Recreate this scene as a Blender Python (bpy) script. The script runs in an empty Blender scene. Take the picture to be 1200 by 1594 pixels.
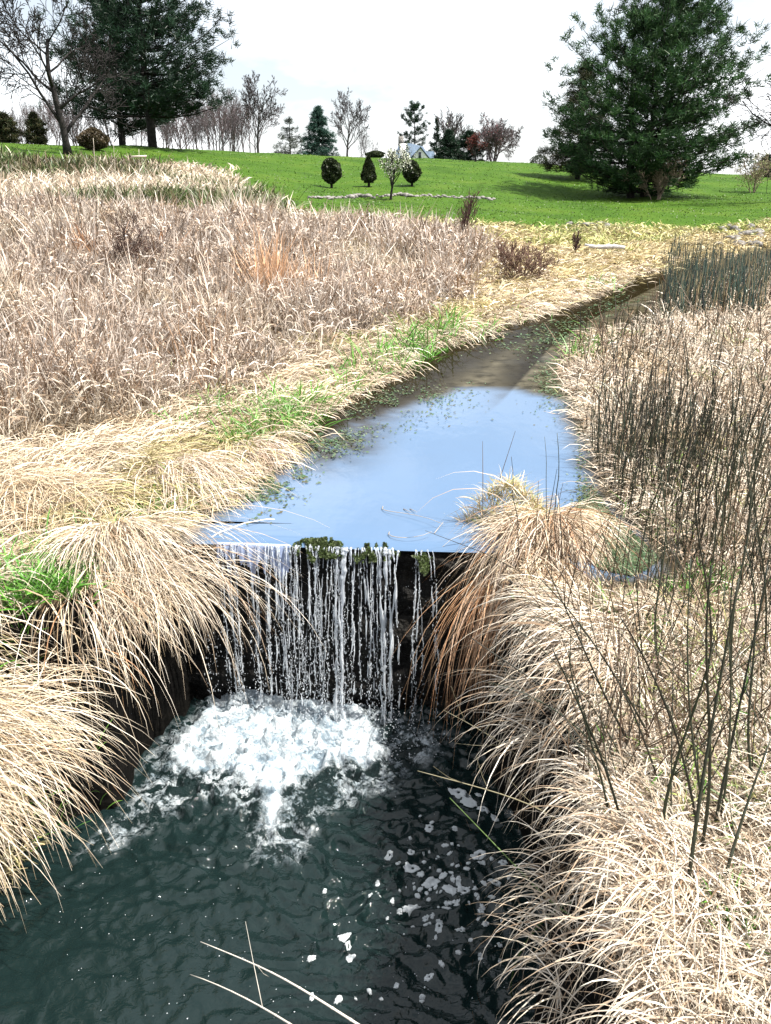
import bpy, math
import numpy as np
from math import radians, sin, cos, tan, pi

S = bpy.context.scene
COL = S.collection
rng = np.random.default_rng(11)

# ------------------------------------------------------------------ camera, sky, sun, exposure
FPX, PITCH, CAMZ = 1250.0, radians(22.1), 2.0
cd = bpy.data.cameras.new("camera")
cam = bpy.data.objects.new("camera", cd); COL.objects.link(cam)
cam.location = (0, 0, CAMZ); cam.rotation_euler = (pi / 2 - PITCH, 0, 0)
cd.sensor_fit = 'VERTICAL'; cd.sensor_height = 36.0; cd.sensor_width = 27.1
cd.lens = 36.0 * FPX / 1594.0
cd.clip_start = 0.05; cd.clip_end = 3000
S.camera = cam

SUN_EL, SUN_AZ = radians(60), radians(106)      # azimuth clockwise from +Y: from the right, a little behind the camera
w = bpy.data.worlds.new("World"); S.world = w; w.use_nodes = True
nt = w.node_tree; nt.nodes.clear()
out = nt.nodes.new('ShaderNodeOutputWorld'); bg = nt.nodes.new('ShaderNodeBackground')
sky = nt.nodes.new('ShaderNodeTexSky'); sky.sky_type = 'NISHITA'; sky.sun_disc = False
sky.sun_elevation = SUN_EL; sky.sun_rotation = SUN_AZ
sky.air_density = 1.0; sky.dust_density = 1.5
tc = nt.nodes.new('ShaderNodeTexCoord'); mp = nt.nodes.new('ShaderNodeMapping')
mp.inputs['Scale'].default_value = (1.0, 1.0, 2.6)
nz = nt.nodes.new('ShaderNodeTexNoise'); nz.inputs['Scale'].default_value = 3.2
nz.inputs['Detail'].default_value = 6; nz.inputs['Roughness'].default_value = 0.55
rmp = nt.nodes.new('ShaderNodeValToRGB')
rmp.color_ramp.elements[0].position = 0.40; rmp.color_ramp.elements[0].color = (0.30, 0.30, 0.30, 1)
rmp.color_ramp.elements[1].position = 0.66; rmp.color_ramp.elements[1].color = (0.9, 0.9, 0.9, 1)
mx = nt.nodes.new('ShaderNodeMixRGB'); mx.inputs['Color2'].default_value = (15.5, 15.8, 16.2, 1)
L = nt.links.new
L(tc.outputs['Generated'], mp.inputs['Vector']); L(mp.outputs[0], nz.inputs['Vector'])
L(nz.outputs['Fac'], rmp.inputs[0]); L(rmp.outputs[0], mx.inputs['Fac'])
L(sky.outputs[0], mx.inputs['Color1']); L(mx.outputs[0], bg.inputs['Color'])
bg.inputs['Strength'].default_value = 0.056
L(bg.outputs[0], out.inputs[0])

sl = bpy.data.lights.new("sun", 'SUN'); sl.energy = 5.0; sl.angle = radians(0.5); sl.color = (1.0, 0.95, 0.87)
sun = bpy.data.objects.new("sun", sl); COL.objects.link(sun)
sd = np.array([cos(SUN_EL) * sin(SUN_AZ), cos(SUN_EL) * cos(SUN_AZ), sin(SUN_EL)])
from mathutils import Vector
sun.rotation_euler = Vector(sd).to_track_quat('Z', 'Y').to_euler(); sun.location = (-20, -20, 40)
S.view_settings.view_transform = 'Standard'; S.view_settings.look = 'None'
S.view_settings.exposure = 1.22; S.view_settings.gamma = 1.0
S.cycles.max_bounces = 6; S.cycles.diffuse_bounces = 2; S.cycles.glossy_bounces = 3
S.cycles.transmission_bounces = 4; S.cycles.transparent_max_bounces = 6

# ------------------------------------------------------------------ where a picture point lies in the place
def ray(px, py):
    a, b = (px - 600) / FPX, (797 - py) / FPX
    return np.array([a, cos(PITCH) + b * sin(PITCH), -sin(PITCH) + b * cos(PITCH)])
def at_z(px, py, z=0.0):
    d = ray(px, py); t = (z - CAMZ) / d[2]
    return np.array([0, 0, CAMZ]) + d * t
def at_y(px, py, Y):
    d = ray(px, py); return np.array([0, 0, CAMZ]) + d * (Y / d[1])

# ------------------------------------------------------------------ noise
def _hash(i, j, s):
    n = (i.astype(np.int64) * 374761393 + j.astype(np.int64) * 668265263 + s * 974711) & 0x7fffffff
    n = ((n ^ (n >> 13)) * 1274126177) & 0x7fffffff
    return ((n ^ (n >> 16)) & 0xffff) / 65535.0
def vnoise(x, y, s=0):
    x = np.asarray(x, float); y = np.asarray(y, float)
    i, j = np.floor(x), np.floor(y); fx, fy = x - i, y - j
    fx = fx * fx * (3 - 2 * fx); fy = fy * fy * (3 - 2 * fy)
    a, b = _hash(i, j, s), _hash(i + 1, j, s); c, d = _hash(i, j + 1, s), _hash(i + 1, j + 1, s)
    return (a * (1 - fx) + b * fx) * (1 - fy) + (c * (1 - fx) + d * fx) * fy
def fbm(x, y, s=0, o=4):
    r = 0; a = 0.5
    for k in range(o):
        r = r + a * vnoise(x * 2 ** k + 17.3 * k, y * 2 ** k - 9.1 * k, s + k); a *= 0.5
    return r / (1 - 0.5 ** o)
def sstep(a, b, x):
    t = np.clip((x - a) / (b - a), 0, 1); return t * t * (3 - 2 * t)
def sdist(poly, x, y):
    """signed distance to a polygon, negative inside"""
    x = np.asarray(x, float); y = np.asarray(y, float)
    d = np.full(x.shape, 1e9); ins = np.zeros(x.shape, bool); n = len(poly)
    for k in range(n):
        ax, ay = poly[k]; bx, by = poly[(k + 1) % n]
        ex, ey = bx - ax, by - ay; wx, wy = x - ax, y - ay
        t = np.clip((wx * ex + wy * ey) / (ex * ex + ey * ey + 1e-12), 0, 1)
        d = np.minimum(d, (wx - ex * t) ** 2 + (wy - ey * t) ** 2)
        c = ((ay <= y) != (by <= y)) & (x < (bx - ax) * (y - ay) / (by - ay + 1e-12) + ax)
        ins ^= c
    d = np.sqrt(d); return np.where(ins, -d, d)

# ------------------------------------------------------------------ objects
def tag(o, label=None, cat=None, group=None, kind=None):
    if label: o['label'] = label
    if cat: o['category'] = cat
    if group: o['group'] = group
    if kind: o['kind'] = kind
    return o
def empty(name, loc, label=None, cat=None, group=None):
    o = bpy.data.objects.new(name, None); COL.objects.link(o); o.location = [float(v) for v in loc]
    o.empty_display_size = 0.2
    return tag(o, label, cat, group)
def mesh_np(name, V, F, mat, parent=None, col=None, smooth=False, loc=None, attrs=None):
    """V (n,3), F (m,4 or 3) -> linked mesh object; loc moves the origin there (V is in world coordinates then)"""
    V = np.asarray(V, np.float32)
    if loc is not None: V = V - np.asarray(loc, np.float32)
    me = bpy.data.meshes.new(name)
    me.vertices.add(len(V)); me.vertices.foreach_set('co', V.ravel())
    groups = F if isinstance(F, list) else [F]
    groups = [np.asarray(g, np.int32) for g in groups if len(g)]
    nl = sum(g.size for g in groups); npoly = sum(len(g) for g in groups)
    me.loops.add(nl); me.polygons.add(npoly)
    me.loops.foreach_set('vertex_index', np.concatenate([g.ravel() for g in groups]))
    tot = np.concatenate([np.full(len(g), g.shape[1], np.int32) for g in groups])
    st = np.concatenate([[0], np.cumsum(tot)[:-1]]).astype(np.int32)
    me.polygons.foreach_set('loop_start', st)
    me.polygons.foreach_set('loop_total', tot)
    if smooth: me.polygons.foreach_set('use_smooth', np.ones(npoly, bool))
    if col is not None:
        a = me.attributes.new('Col', 'FLOAT_COLOR', 'POINT')
        c4 = np.ones((len(V), 4), np.float32); c4[:, :3] = col; a.data.foreach_set('color', c4.ravel())
    for k, v in (attrs or {}).items():
        a = me.attributes.new(k, 'FLOAT', 'POINT'); a.data.foreach_set('value', np.asarray(v, np.float32))
    me.update(calc_edges=True); me.validate()
    me.materials.append(mat)
    o = bpy.data.objects.new(name, me); COL.objects.link(o)
    if loc is not None and parent is None: o.location = [float(v) for v in loc]
    if parent: o.parent = parent
    return o
def kids(o): return [c for c in COL.objects if c.parent is o]
def copy_tree(o, parent=None, _k=None):
    c = o.copy(); COL.objects.link(c)
    if parent: c.parent = parent
    for ch in list(o.children): copy_tree(ch, c)
    return c

class MB:
    """collects tubes and faces"""
    def __init__(s): s.V = []; s.Q = []; s.T = []; s.n = 0; s.C = []
    def add(s, V, Q=None, T=None, col=None):
        V = np.asarray(V, float); s.V.append(V)
        if Q is not None and len(Q): s.Q.append(np.asarray(Q) + s.n)
        if T is not None and len(T): s.T.append(np.asarray(T) + s.n)
        if col is not None: s.C.append(np.broadcast_to(np.asarray(col, float), (len(V), 3)))
        s.n += len(V)
    def tube(s, P, R, sides=5, col=None, cap=True):
        P = np.asarray(P, float); R = np.asarray(R, float); n = len(P)
        Tn = np.gradient(P, axis=0); Tn /= np.linalg.norm(Tn, axis=1)[:, None] + 1e-9
        ax = np.array([1.0, 0, 0]) if abs(Tn[0][0]) < 0.8 else np.array([0, 1.0, 0])
        A = np.cross(Tn, ax); A /= np.linalg.norm(A, axis=1)[:, None] + 1e-9
        B = np.cross(Tn, A); th = np.arange(sides) * 2 * pi / sides
        V = P[:, None] + R[:, None, None] * (np.cos(th)[None, :, None] * A[:, None] + np.sin(th)[None, :, None] * B[:, None])
        i = np.arange(n - 1)[:, None] * sides; k = np.arange(sides)[None]; k2 = (k + 1) % sides
        Q = np.stack([i + k, i + k2, i + sides + k2, i + sides + k], -1).reshape(-1, 4)
        V = V.reshape(-1, 3); T = None
        if cap:
            V = np.vstack([V, P[0], P[-1]]); e = n * sides; b = (n - 1) * sides
            kk = np.arange(sides); kk2 = (kk + 1) % sides
            T = np.vstack([np.stack([np.full(sides, e), kk2, kk], -1), np.stack([np.full(sides, e + 1), b + kk, b + kk2], -1)])
        s.add(V, Q, T, col)
    def box(s, c, d, col=None):
        c = np.asarray(c); d = np.asarray(d) / 2
        V = np.array([[x, y, z] for x in (-1, 1) for y in (-1, 1) for z in (-1, 1)]) * d + c
        s.add(V, [[0, 1, 3, 2], [4, 6, 7, 5], [0, 4, 5, 1], [2, 3, 7, 6], [0, 2, 6, 4], [1, 5, 7, 3]], None, col)
    def build(s, name, mat, parent=None, smooth=False, loc=None):
        V = np.vstack(s.V); F = []
        if s.Q: F.append(np.vstack(s.Q))
        if s.T: F.append(np.vstack(s.T))
        c = np.vstack(s.C) if s.C and sum(len(x) for x in s.C) == len(V) else None
        return mesh_np(name, V, F, mat, parent, c, smooth, loc)

# ------------------------------------------------------------------ materials
def M(name):
    m = bpy.data.materials.new(name); m.use_nodes = True
    n = m.node_tree.nodes; b = n.get('Principled BSDF'); return m, m.node_tree, b
def noise_mat(name, c1, c2, scale=3, rough=0.8, bump=0.3, detail=6, bscale=None, spec=0.3, p=(0.35, 0.65)):
    m, t, b = M(name); N = t.nodes.new; Lk = t.links.new
    tcn = N('ShaderNodeTexCoord'); n1 = N('ShaderNodeTexNoise'); n1.inputs['Scale'].default_value = scale; n1.inputs['Detail'].default_value = detail
    r = N('ShaderNodeValToRGB'); r.color_ramp.elements[0].position, r.color_ramp.elements[1].position = p
    r.color_ramp.elements[0].color = (*c1, 1); r.color_ramp.elements[1].color = (*c2, 1)
    Lk(tcn.outputs['Object'], n1.inputs['Vector']); Lk(n1.outputs['Fac'], r.inputs[0]); Lk(r.outputs[0], b.inputs['Base Color'])
    if bump:
        n2 = N('ShaderNodeTexNoise'); n2.inputs['Scale'].default_value = bscale or scale * 4; n2.inputs['Detail'].default_value = 8
        bp = N('ShaderNodeBump'); bp.inputs['Strength'].default_value = bump; bp.inputs['Distance'].default_value = 0.05
        Lk(tcn.outputs['Object'], n2.inputs['Vector']); Lk(n2.outputs['Fac'], bp.inputs['Height']); Lk(bp.outputs[0], b.inputs['Normal'])
    b.inputs['Roughness'].default_value = rough; b.inputs['Specular IOR Level'].default_value = spec
    return m
def leaf_mat(name, trans=0.3, gloss=0.0):
    m = bpy.data.materials.new(name); m.use_nodes = True; t = m.node_tree; t.nodes.clear(); N = t.nodes.new; Lk = t.links.new
    a = N('ShaderNodeAttribute'); a.attribute_name = 'Col'
    d = N('ShaderNodeBsdfDiffuse'); tr = N('ShaderNodeBsdfTranslucent'); mix = N('ShaderNodeMixShader'); o = N('ShaderNodeOutputMaterial')
    mix.inputs[0].default_value = trans
    Lk(a.outputs['Color'], d.inputs['Color']); Lk(a.outputs['Color'], tr.inputs['Color'])
    Lk(d.outputs[0], mix.inputs[1]); Lk(tr.outputs[0], mix.inputs[2]); last = mix
    if gloss:
        g = N('ShaderNodeBsdfGlossy'); g.inputs['Roughness'].default_value = 0.45; g.inputs['Color'].default_value = (0.9, 0.9, 0.9, 1)
        m2 = N('ShaderNodeMixShader'); m2.inputs[0].default_value = gloss
        Lk(mix.outputs[0], m2.inputs[1]); Lk(g.outputs[0], m2.inputs[2]); last = m2
    Lk(last.outputs[0], o.inputs[0]); return m
MAT_GRASS = leaf_mat('dry_grass_blades', 0.2, 0.03)
MAT_LEAF = leaf_mat('foliage', 0.2, 0.02)
MAT_STEM = leaf_mat('stem_skin', 0.0, 0.04)
MAT_BARK = noise_mat('bark', (0.007, 0.006, 0.006), (0.026, 0.022, 0.021), 4, 0.9, 0.6)
MAT_BARKG = noise_mat('grey_bark', (0.035, 0.03, 0.034), (0.09, 0.075, 0.08), 4, 0.9, 0.4)
MAT_ROCK = noise_mat('stone', (0.07, 0.065, 0.06), (0.26, 0.245, 0.23), 5, 0.85, 0.7, 8)
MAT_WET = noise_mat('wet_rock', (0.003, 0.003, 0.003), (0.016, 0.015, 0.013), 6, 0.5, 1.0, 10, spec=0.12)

# ------------------------------------------------------------------ lie of the land
ZL = -1.2                                            # level of the lower pool; the upper pool is z = 0
UP = [(345, 815), (352, 790), (420, 740), (470, 700), (500, 655), (570, 615), (640, 580), (720, 542), (800, 516), (880, 494),
      (955, 462), (1000, 443), (1060, 425), (1200, 392), (1320, 375), (1320, 384), (1200, 403), (1100, 428), (1040, 446),
      (985, 474), (930, 505), (880, 545), (862, 585), (890, 640), (912, 700), (922, 760), (945, 800), (985, 835), (1020, 872), (985, 895), (935, 885),
      (905, 845), (860, 815), (800, 795), (720, 800), (672, 822), (645, 842)]
UPOLY = [tuple(at_z(*p, 0)[:2]) for p in UP]
UPOLY += [(0.18, 4.30), (-1.05, 4.42)]
LO = [(322, 1085), (225, 1175), (205, 1260), (110, 1335), (60, 1400), (0, 1462)]
LPOLY = [(0.95, 4.62), (-1.12, 4.66)] + [tuple(at_z(*p, ZL)[:2]) for p in LO] + [(-2.1, 1.9), (-2.3, 0.3), (0.5, 0.3), (0.55, 1.6), (0.58, 2.3),
         tuple(at_z(850, 1450, ZL)[:2]), tuple(at_z(828, 1370, ZL)[:2]), tuple(at_z(790, 1270, ZL)[:2]), tuple(at_z(745, 1190, ZL)[:2])]
CP = []
for px, py, Y, g in [(0, 650, 6, .35), (0, 500, 9, .5), (0, 400, 13, .7), (0, 300, 19, 1.05), (200, 650, 6.2, .3), (200, 500, 9.5, .6), (200, 400, 13.5, .7),
        (200, 300, 20, 1.0), (400, 600, 7.5, .25), (400, 500, 10.5, .5), (400, 400, 15, .6), (400, 312, 21, .8), (600, 500, 11.5, .3), (600, 450, 14, .5),
        (600, 345, 22, .7), (700, 420, 17, .35), (800, 400, 20, .25), (800, 440, 17, .2), (900, 370, 27, .15), (1000, 370, 29, .15), (1100, 350, 34, .2),
        (700, 345, 31, .1), (900, 345, 33, .05), (1150, 330, 42, 0), (600, 310, 45, 0), (770, 310, 46, 0), (515, 291, 52, 0), (640, 285, 54, 0), (450, 262, 63, 0),
        (600, 246, 88, 0), (500, 243, 86, 0), (420, 239, 82, 0), (300, 232, 74, 0), (200, 227, 67, 0), (100, 224, 63, 0), (0, 222, 61, 0), (-200, 220, 60, 0),
        (720, 249, 88, 0), (810, 254, 85, 0), (900, 258, 82, 0), (850, 285, 62, 0), (1040, 306, 55, 0), (900, 308, 55, 0), (1150, 302, 60, 0), (1200, 282, 72, 0),
        (1130, 276, 80, 0), (1300, 285, 75, 0), (100, 262, 38, 0), (0, 262, 37, 0), (250, 262, 45, 0), (370, 272, 50, 0),
        (1200, 640, 7.2, .3), (1200, 450, 15, .3), (1200, 385, 24, .3), (1050, 560, 9, .3), (1000, 900, 3.7, .22), (1000, 1100, 2.7, .2), (1000, 1300, 1.95, .2)]:
    p = at_y(px, py, Y); CP.append((p[0], Y, p[2] - g))
CP += [(-10, 26, 1.35), (-16, 27, 1.5), (-3, 27, 1.05), (2, 28, .9), (1, 1.2, -.05), (2, 2, -.05), (3, 3, 0), (5, 5, .1), (8, 8, .3), (15, 15, .5), (2, 0, -.05), (6, 0, .1),
       (-2.4, 3.0, -.05), (-3.2, 3, .08), (-1.6, 4.5, .06), (-2.6, 4.7, .12), (-3.5, 6, .28), (-2.2, 5.8, .2), (-5, 4, .3), (-4, 2, .1), (-4, 0, .1), (-7, 5, .5),
       (-20, 12, 1.2), (-25, 20, 1.6), (25, 25, .8), (0.7, 4.65, .10), (1.35, 3.5, .0), (-1.5, 5.3, .08)]
for x in (-260, -90, -30, 30, 90, 260): CP += [(x, 125, 3.4), (x, 230, 2.5), (x, 480, 1.5)]
CP = np.array(CP)
def _uv(x, y): return np.stack([np.asarray(x) / (np.asarray(y) + 4.0) * 2.2, np.log(np.asarray(y) + 4.0) * 1.6], -1)
_c = _uv(CP[:, 0], CP[:, 1]); _n = len(CP)
_K = np.linalg.norm(_c[:, None] - _c[None], axis=-1) - 0.012 * np.eye(_n)
_Pm = np.hstack([np.ones((_n, 1)), _c]); _A = np.block([[_K, _Pm], [_Pm.T, np.zeros((3, 3))]])
_w = np.linalg.solve(_A, np.concatenate([CP[:, 2], np.zeros(3)]))
def bank(x, y):
    sh = np.shape(x); q = _uv(np.ravel(x), np.maximum(np.ravel(y), -3.0)); r = np.empty(len(q))
    for s in range(0, len(q), 20000):
        d = np.linalg.norm(q[s:s + 20000, None] - _c[None], axis=-1)
        r[s:s + 20000] = d @ _w[:_n] + _w[_n] + q[s:s + 20000] @ _w[_n + 1:]
    return r.reshape(sh)
def height(x, y):
    z = bank(x, y)
    z = z + (fbm(x * 1.3, y * 1.3, 5) - .5) * 0.12 * sstep(90, 10, y) * sstep(-1, 3, y) + (fbm(x * .22, y * .22, 9) - .5) * 0.4 * sstep(6, 14, y) * sstep(200, 60, y)
    su = sdist(UPOLY, x, y); wU = np.where(y > 12, 1.1, 0.42)
    z = -0.32 + (np.maximum(z, 0.04) + .32) * sstep(-.35, wU, su)
    sl_ = sdist(LPOLY, x, y)
    wl = 0.10 + 0.75 * sstep(-1.35, -1.7, x) * sstep(3.75, 3.3, y)
    f = sstep(-.03, 1, sl_ / wl); zb = ZL - .5
    return np.where(sl_ < wl, zb + (z - zb) * f, z)
def axis(a, b, fine, lo, hi, g=1.035):
    c = list(np.arange(a, b, fine)); s = fine; x = c[-1]
    while x < hi: s *= g; x += s; c.append(x)
    s = fine; x = a; h = []
    while x > lo: s *= g; x -= s; h.append(x)
    return np.array(h[::-1] + c)
XS = axis(-3.0, 2.4, 0.035, -420, 420, 1.045); YS = axis(0.0, 6.4, 0.035, -4, 900, 1.032)
GX, GY = np.meshgrid(XS, YS); GZ = height(GX, GY)
def ground(x, y):
    x = np.asarray(x, float); y = np.asarray(y, float)
    i = np.clip(np.searchsorted(XS, x) - 1, 0, len(XS) - 2); j = np.clip(np.searchsorted(YS, y) - 1, 0, len(YS) - 2)
    fx = np.clip((x - XS[i]) / (XS[i + 1] - XS[i]), 0, 1); fy = np.clip((y - YS[j]) / (YS[j + 1] - YS[j]), 0, 1)
    return (GZ[j, i] * (1 - fx) + GZ[j, i + 1] * fx) * (1 - fy) + (GZ[j + 1, i] * (1 - fx) + GZ[j + 1, i + 1] * fx) * fy
def on_ground(px, py, y0=1.0, y1=140):
    d = ray(px, py); Y = np.geomspace(y0, y1, 1500); p = np.array([0, 0, CAMZ])[None] + d[None] * (Y / d[1])[:, None]
    k = np.where(p[:, 2] <= ground(p[:, 0], p[:, 1]))[0]
    return p[k[0]] if len(k) else p[-1]
def lawn_edge(x, y):
    a = x / np.maximum(y, 1)
    return np.interp(a, [-.7, -.45, -.2, -.1, 0, .08, .25, .42, .6], [34, 32, 27, 25, 26, 29, 31.5, 36, 42]) + (fbm(x * .5, y * .1, 3) - .5) * 5
def stream_side(x, y):
    """negative on the left bank"""
    return x - np.interp(y, [0, 4.5, 6, 8, 10.8, 13, 18, 22, 30], [-.6, -.5, .4, 1.2, 2.2, 3.2, 5.9, 8, 13])

lawn = sstep(-1.5, 1.5, GY - lawn_edge(GX, GY))
gy_, gx_ = np.gradient(GZ, YS, XS); steep = np.hypot(gx_, gy_)
wet = np.clip(sstep(.9, 2.0, steep) * sstep(8, 5, GY) + sstep(.0, -.25, GZ), 0, 1)
idx = np.arange(GX.size).reshape(GX.shape)
FQ = np.stack([idx[:-1, :-1], idx[:-1, 1:], idx[1:, 1:], idx[1:, :-1]], -1).reshape(-1, 4)
def terrain_mat():
    m, t, b = M('ground_soil_and_turf'); N = t.nodes.new; Lk = t.links.new
    tcn = N('ShaderNodeTexCoord')
    def nz(sc, d=6, mpsc=None):
        n = N('ShaderNodeTexNoise'); n.inputs['Scale'].default_value = sc; n.inputs['Detail'].default_value = d
        if mpsc:
            mm = N('ShaderNodeMapping'); mm.inputs['Scale'].default_value = mpsc; Lk(tcn.outputs['Object'], mm.inputs[0]); Lk(mm.outputs[0], n.inputs['Vector'])
        else: Lk(tcn.outputs['Object'], n.inputs['Vector'])
        return n
    def ramp(src, cols):
        r = N('ShaderNodeValToRGB'); e = r.color_ramp.elements
        while len(e) < len(cols): e.new(0.5)
        for q, (p, c) in zip(e, cols): q.position = p; q.color = (*c, 1)
        Lk(src, r.inputs[0]); return r
    def mix(f, a, c):
        x = N('ShaderNodeMixRGB'); Lk(f, x.inputs[0]); Lk(a, x.inputs[1]); Lk(c, x.inputs[2]); return x
    thatch = ramp(nz(9, 8).outputs['Fac'], [(.3, (.025, .018, .010)), (.5, (.085, .06, .034)), (.7, (.19, .145, .085))])
    g1 = ramp(nz(.35, 8).outputs['Fac'], [(.3, (.018, .050, .004)), (.5, (.045, .100, .007)), (.68, (.080, .128, .014))])
    g2 = ramp(nz(6, 5, (1, 2.5, 1)).outputs['Fac'], [(.3, (.016, .045, .004)), (.65, (.05, .105, .009))])
    gm = N('ShaderNodeMixRGB'); gm.inputs[0].default_value = .5; Lk(g1.outputs[0], gm.inputs[1]); Lk(g2.outputs[0], gm.inputs[2])
    wetc = ramp(nz(7, 8).outputs['Fac'], [(.35, (.0012, .0012, .001)), (.7, (.0045, .004, .0032))])
    al = N('ShaderNodeAttribute'); al.attribute_name = 'lawn'; aw = N('ShaderNodeAttribute'); aw.attribute_name = 'wet'
    m1 = mix(al.outputs['Fac'], thatch.outputs[0], gm.outputs[0]); m2 = mix(aw.outputs['Fac'], m1.outputs[0], wetc.outputs[0])
    Lk(m2.outputs[0], b.inputs['Base Color']); b.inputs['Roughness'].default_value = .9; b.inputs['Specular IOR Level'].default_value = .1
    bp = N('ShaderNodeBump'); bp.inputs['Strength'].default_value = .7; bp.inputs['Distance'].default_value = .06
    Lk(nz(14, 8).outputs['Fac'], bp.inputs['Height']); Lk(bp.outputs[0], b.inputs['Normal'])
    return m
ter = mesh_np('terrain', np.stack([GX, GY, GZ], -1).reshape(-1, 3), FQ, terrain_mat(), smooth=True, attrs={'lawn': lawn.ravel(), 'wet': wet.ravel()})
tag(ter, 'rolling ground with a stream cut, grassy banks and a green lawn hill', 'ground', kind='structure')

# ------------------------------------------------------------------ upper pool water
def lip_y(x): return np.interp(x, [-1.6, -1.05, .16, .5, 1.6], [4.50, 4.47, 4.37, 4.35, 4.3])
def pool_mat():
    m = bpy.data.materials.new('pool_water'); m.use_nodes = True; t = m.node_tree; t.nodes.clear(); N = t.nodes.new; Lk = t.links.new
    o = N('ShaderNodeOutputMaterial'); tcn = N('ShaderNodeTexCoord')
    n1 = N('ShaderNodeTexNoise'); n1.inputs['Scale'].default_value = 1.3; n1.inputs['Detail'].default_value = 4; Lk(tcn.outputs['Object'], n1.inputs['Vector'])
    mm = N('ShaderNodeMapping'); mm.inputs['Scale'].default_value = (1, .5, 1); Lk(tcn.outputs['Object'], mm.inputs[0])
    n2 = N('ShaderNodeTexNoise'); n2.inputs['Scale'].default_value = 9; n2.inputs['Detail'].default_value = 3; Lk(mm.outputs[0], n2.inputs['Vector'])
    bp = N('ShaderNodeBump'); bp.inputs['Strength'].default_value = .10; bp.inputs['Distance'].default_value = .02; Lk(n2.outputs['Fac'], bp.inputs['Height'])
    # murky water body with the sky's reflected blue painted in, browner in the shallows
    e = N('ShaderNodeAttribute'); e.attribute_name = 'shallow'
    n3 = N('ShaderNodeTexNoise'); n3.inputs['Scale'].default_value = 5; n3.inputs['Detail'].default_value = 8; Lk(tcn.outputs['Object'], n3.inputs['Vector'])
    bed = N('ShaderNodeValToRGB'); bed.color_ramp.elements[0].position = .35; bed.color_ramp.elements[1].position = .7
    bed.color_ramp.elements[0].color = (.022, .018, .009, 1); bed.color_ramp.elements[1].color = (.10, .088, .058, 1); Lk(n3.outputs['Fac'], bed.inputs[0])
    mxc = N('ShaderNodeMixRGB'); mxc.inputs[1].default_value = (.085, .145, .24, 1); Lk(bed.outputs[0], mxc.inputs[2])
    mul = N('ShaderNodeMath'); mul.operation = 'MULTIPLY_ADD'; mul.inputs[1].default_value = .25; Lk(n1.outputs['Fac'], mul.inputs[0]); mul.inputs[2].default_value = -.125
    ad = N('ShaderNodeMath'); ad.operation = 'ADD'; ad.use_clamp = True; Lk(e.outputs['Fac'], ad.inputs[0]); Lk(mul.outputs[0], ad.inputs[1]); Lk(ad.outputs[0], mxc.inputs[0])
    d = N('ShaderNodeBsdfDiffuse'); eg = N('ShaderNodeAttribute'); eg.attribute_name = 'edge'; bank_refl = N('ShaderNodeMixRGB'); bank_refl.inputs[2].default_value = (.012, .009, .004, 1); Lk(mxc.outputs[0], bank_refl.inputs[1]); em = N('ShaderNodeMath'); em.operation = 'MULTIPLY'; Lk(eg.outputs['Fac'], em.inputs[0]); Lk(n3.outputs['Fac'], em.inputs[1]); e2 = N('ShaderNodeMath'); e2.operation = 'MULTIPLY'; e2.inputs[1].default_value = 2.1; e2.use_clamp = True; Lk(em.outputs[0], e2.inputs[0]); Lk(e2.outputs[0], bank_refl.inputs[0]); Lk(bank_refl.outputs[0], d.inputs['Color'])  # dark reflection of the left bank painted into the colour along that margin
    g = N('ShaderNodeBsdfGlossy'); g.inputs['Roughness'].default_value = .03; Lk(bp.outputs[0], g.inputs['Normal'])
    fr = N('ShaderNodeFresnel'); fr.inputs['IOR'].default_value = 1.55; Lk(bp.outputs[0], fr.inputs['Normal'])
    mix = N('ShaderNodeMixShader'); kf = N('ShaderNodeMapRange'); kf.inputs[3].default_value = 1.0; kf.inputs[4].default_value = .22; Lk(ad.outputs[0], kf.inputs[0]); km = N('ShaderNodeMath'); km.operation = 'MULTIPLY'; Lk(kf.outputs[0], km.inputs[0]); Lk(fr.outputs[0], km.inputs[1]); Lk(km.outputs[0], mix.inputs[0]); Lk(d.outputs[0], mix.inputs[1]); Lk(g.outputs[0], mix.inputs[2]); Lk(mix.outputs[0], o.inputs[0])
    return m
MAT_POOL = pool_mat()
rows = []
ts = np.concatenate([np.linspace(0, .12, 14), np.geomspace(.14, 30, 150)]); us = np.linspace(0, 1, 90)
def _xr(Y):
    c = np.interp(Y, [0, 4.5, 6, 8, 10.8, 13, 18, 22, 30, 40], [0, 0, .4, 1.2, 2.2, 3.2, 5.9, 8, 13, 20]); h = np.interp(Y, [0, 5, 8, 12, 40], [1.5, 1.75, 2.1, 1.5, 3])
    return c - h, c + h
WV = []
for t_ in ts:
    lo, hi = _xr(4.45 + t_); x = lo + (hi - lo) * us
    if t_ < .4: lo, hi = -1.45, 1.75; x = lo + (hi - lo) * us
    y = np.where(t_ < .3, lip_y(x) - .55 * sstep(.98, 1.2, x) * (1 - t_ / .3) + t_, 4.42 + t_)
    z = -0.028 * np.clip(1 - t_ / .10, 0, 1) ** 2 * (x < .95)
    WV.append(np.stack([x, y, z + 0 * x], -1))
WV = np.array(WV); nr, nc = WV.shape[:2]; wi = np.arange(nr * nc).reshape(nr, nc)
WQ = np.stack([wi[:-1, :-1], wi[:-1, 1:], wi[1:, 1:], wi[1:, :-1]], -1).reshape(-1, 4); WV = WV.reshape(-1, 3)
_su = sdist(UPOLY, WV[:, 0], WV[:, 1]); _left = stream_side(WV[:, 0], WV[:, 1])
BLUE = [tuple(at_z(*p, 0)[:2]) for p in [(300, 900), (318, 838), (350, 800), (410, 762), (485, 690), (600, 642), (720, 607), (800, 606), (862, 625), (890, 680), (905, 750), (940, 800), (1000, 880), (640, 900)]]
_bw = (fbm(WV[:, 0] * 2.2, WV[:, 1] * 2.2, 3) - .5) * .25
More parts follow.
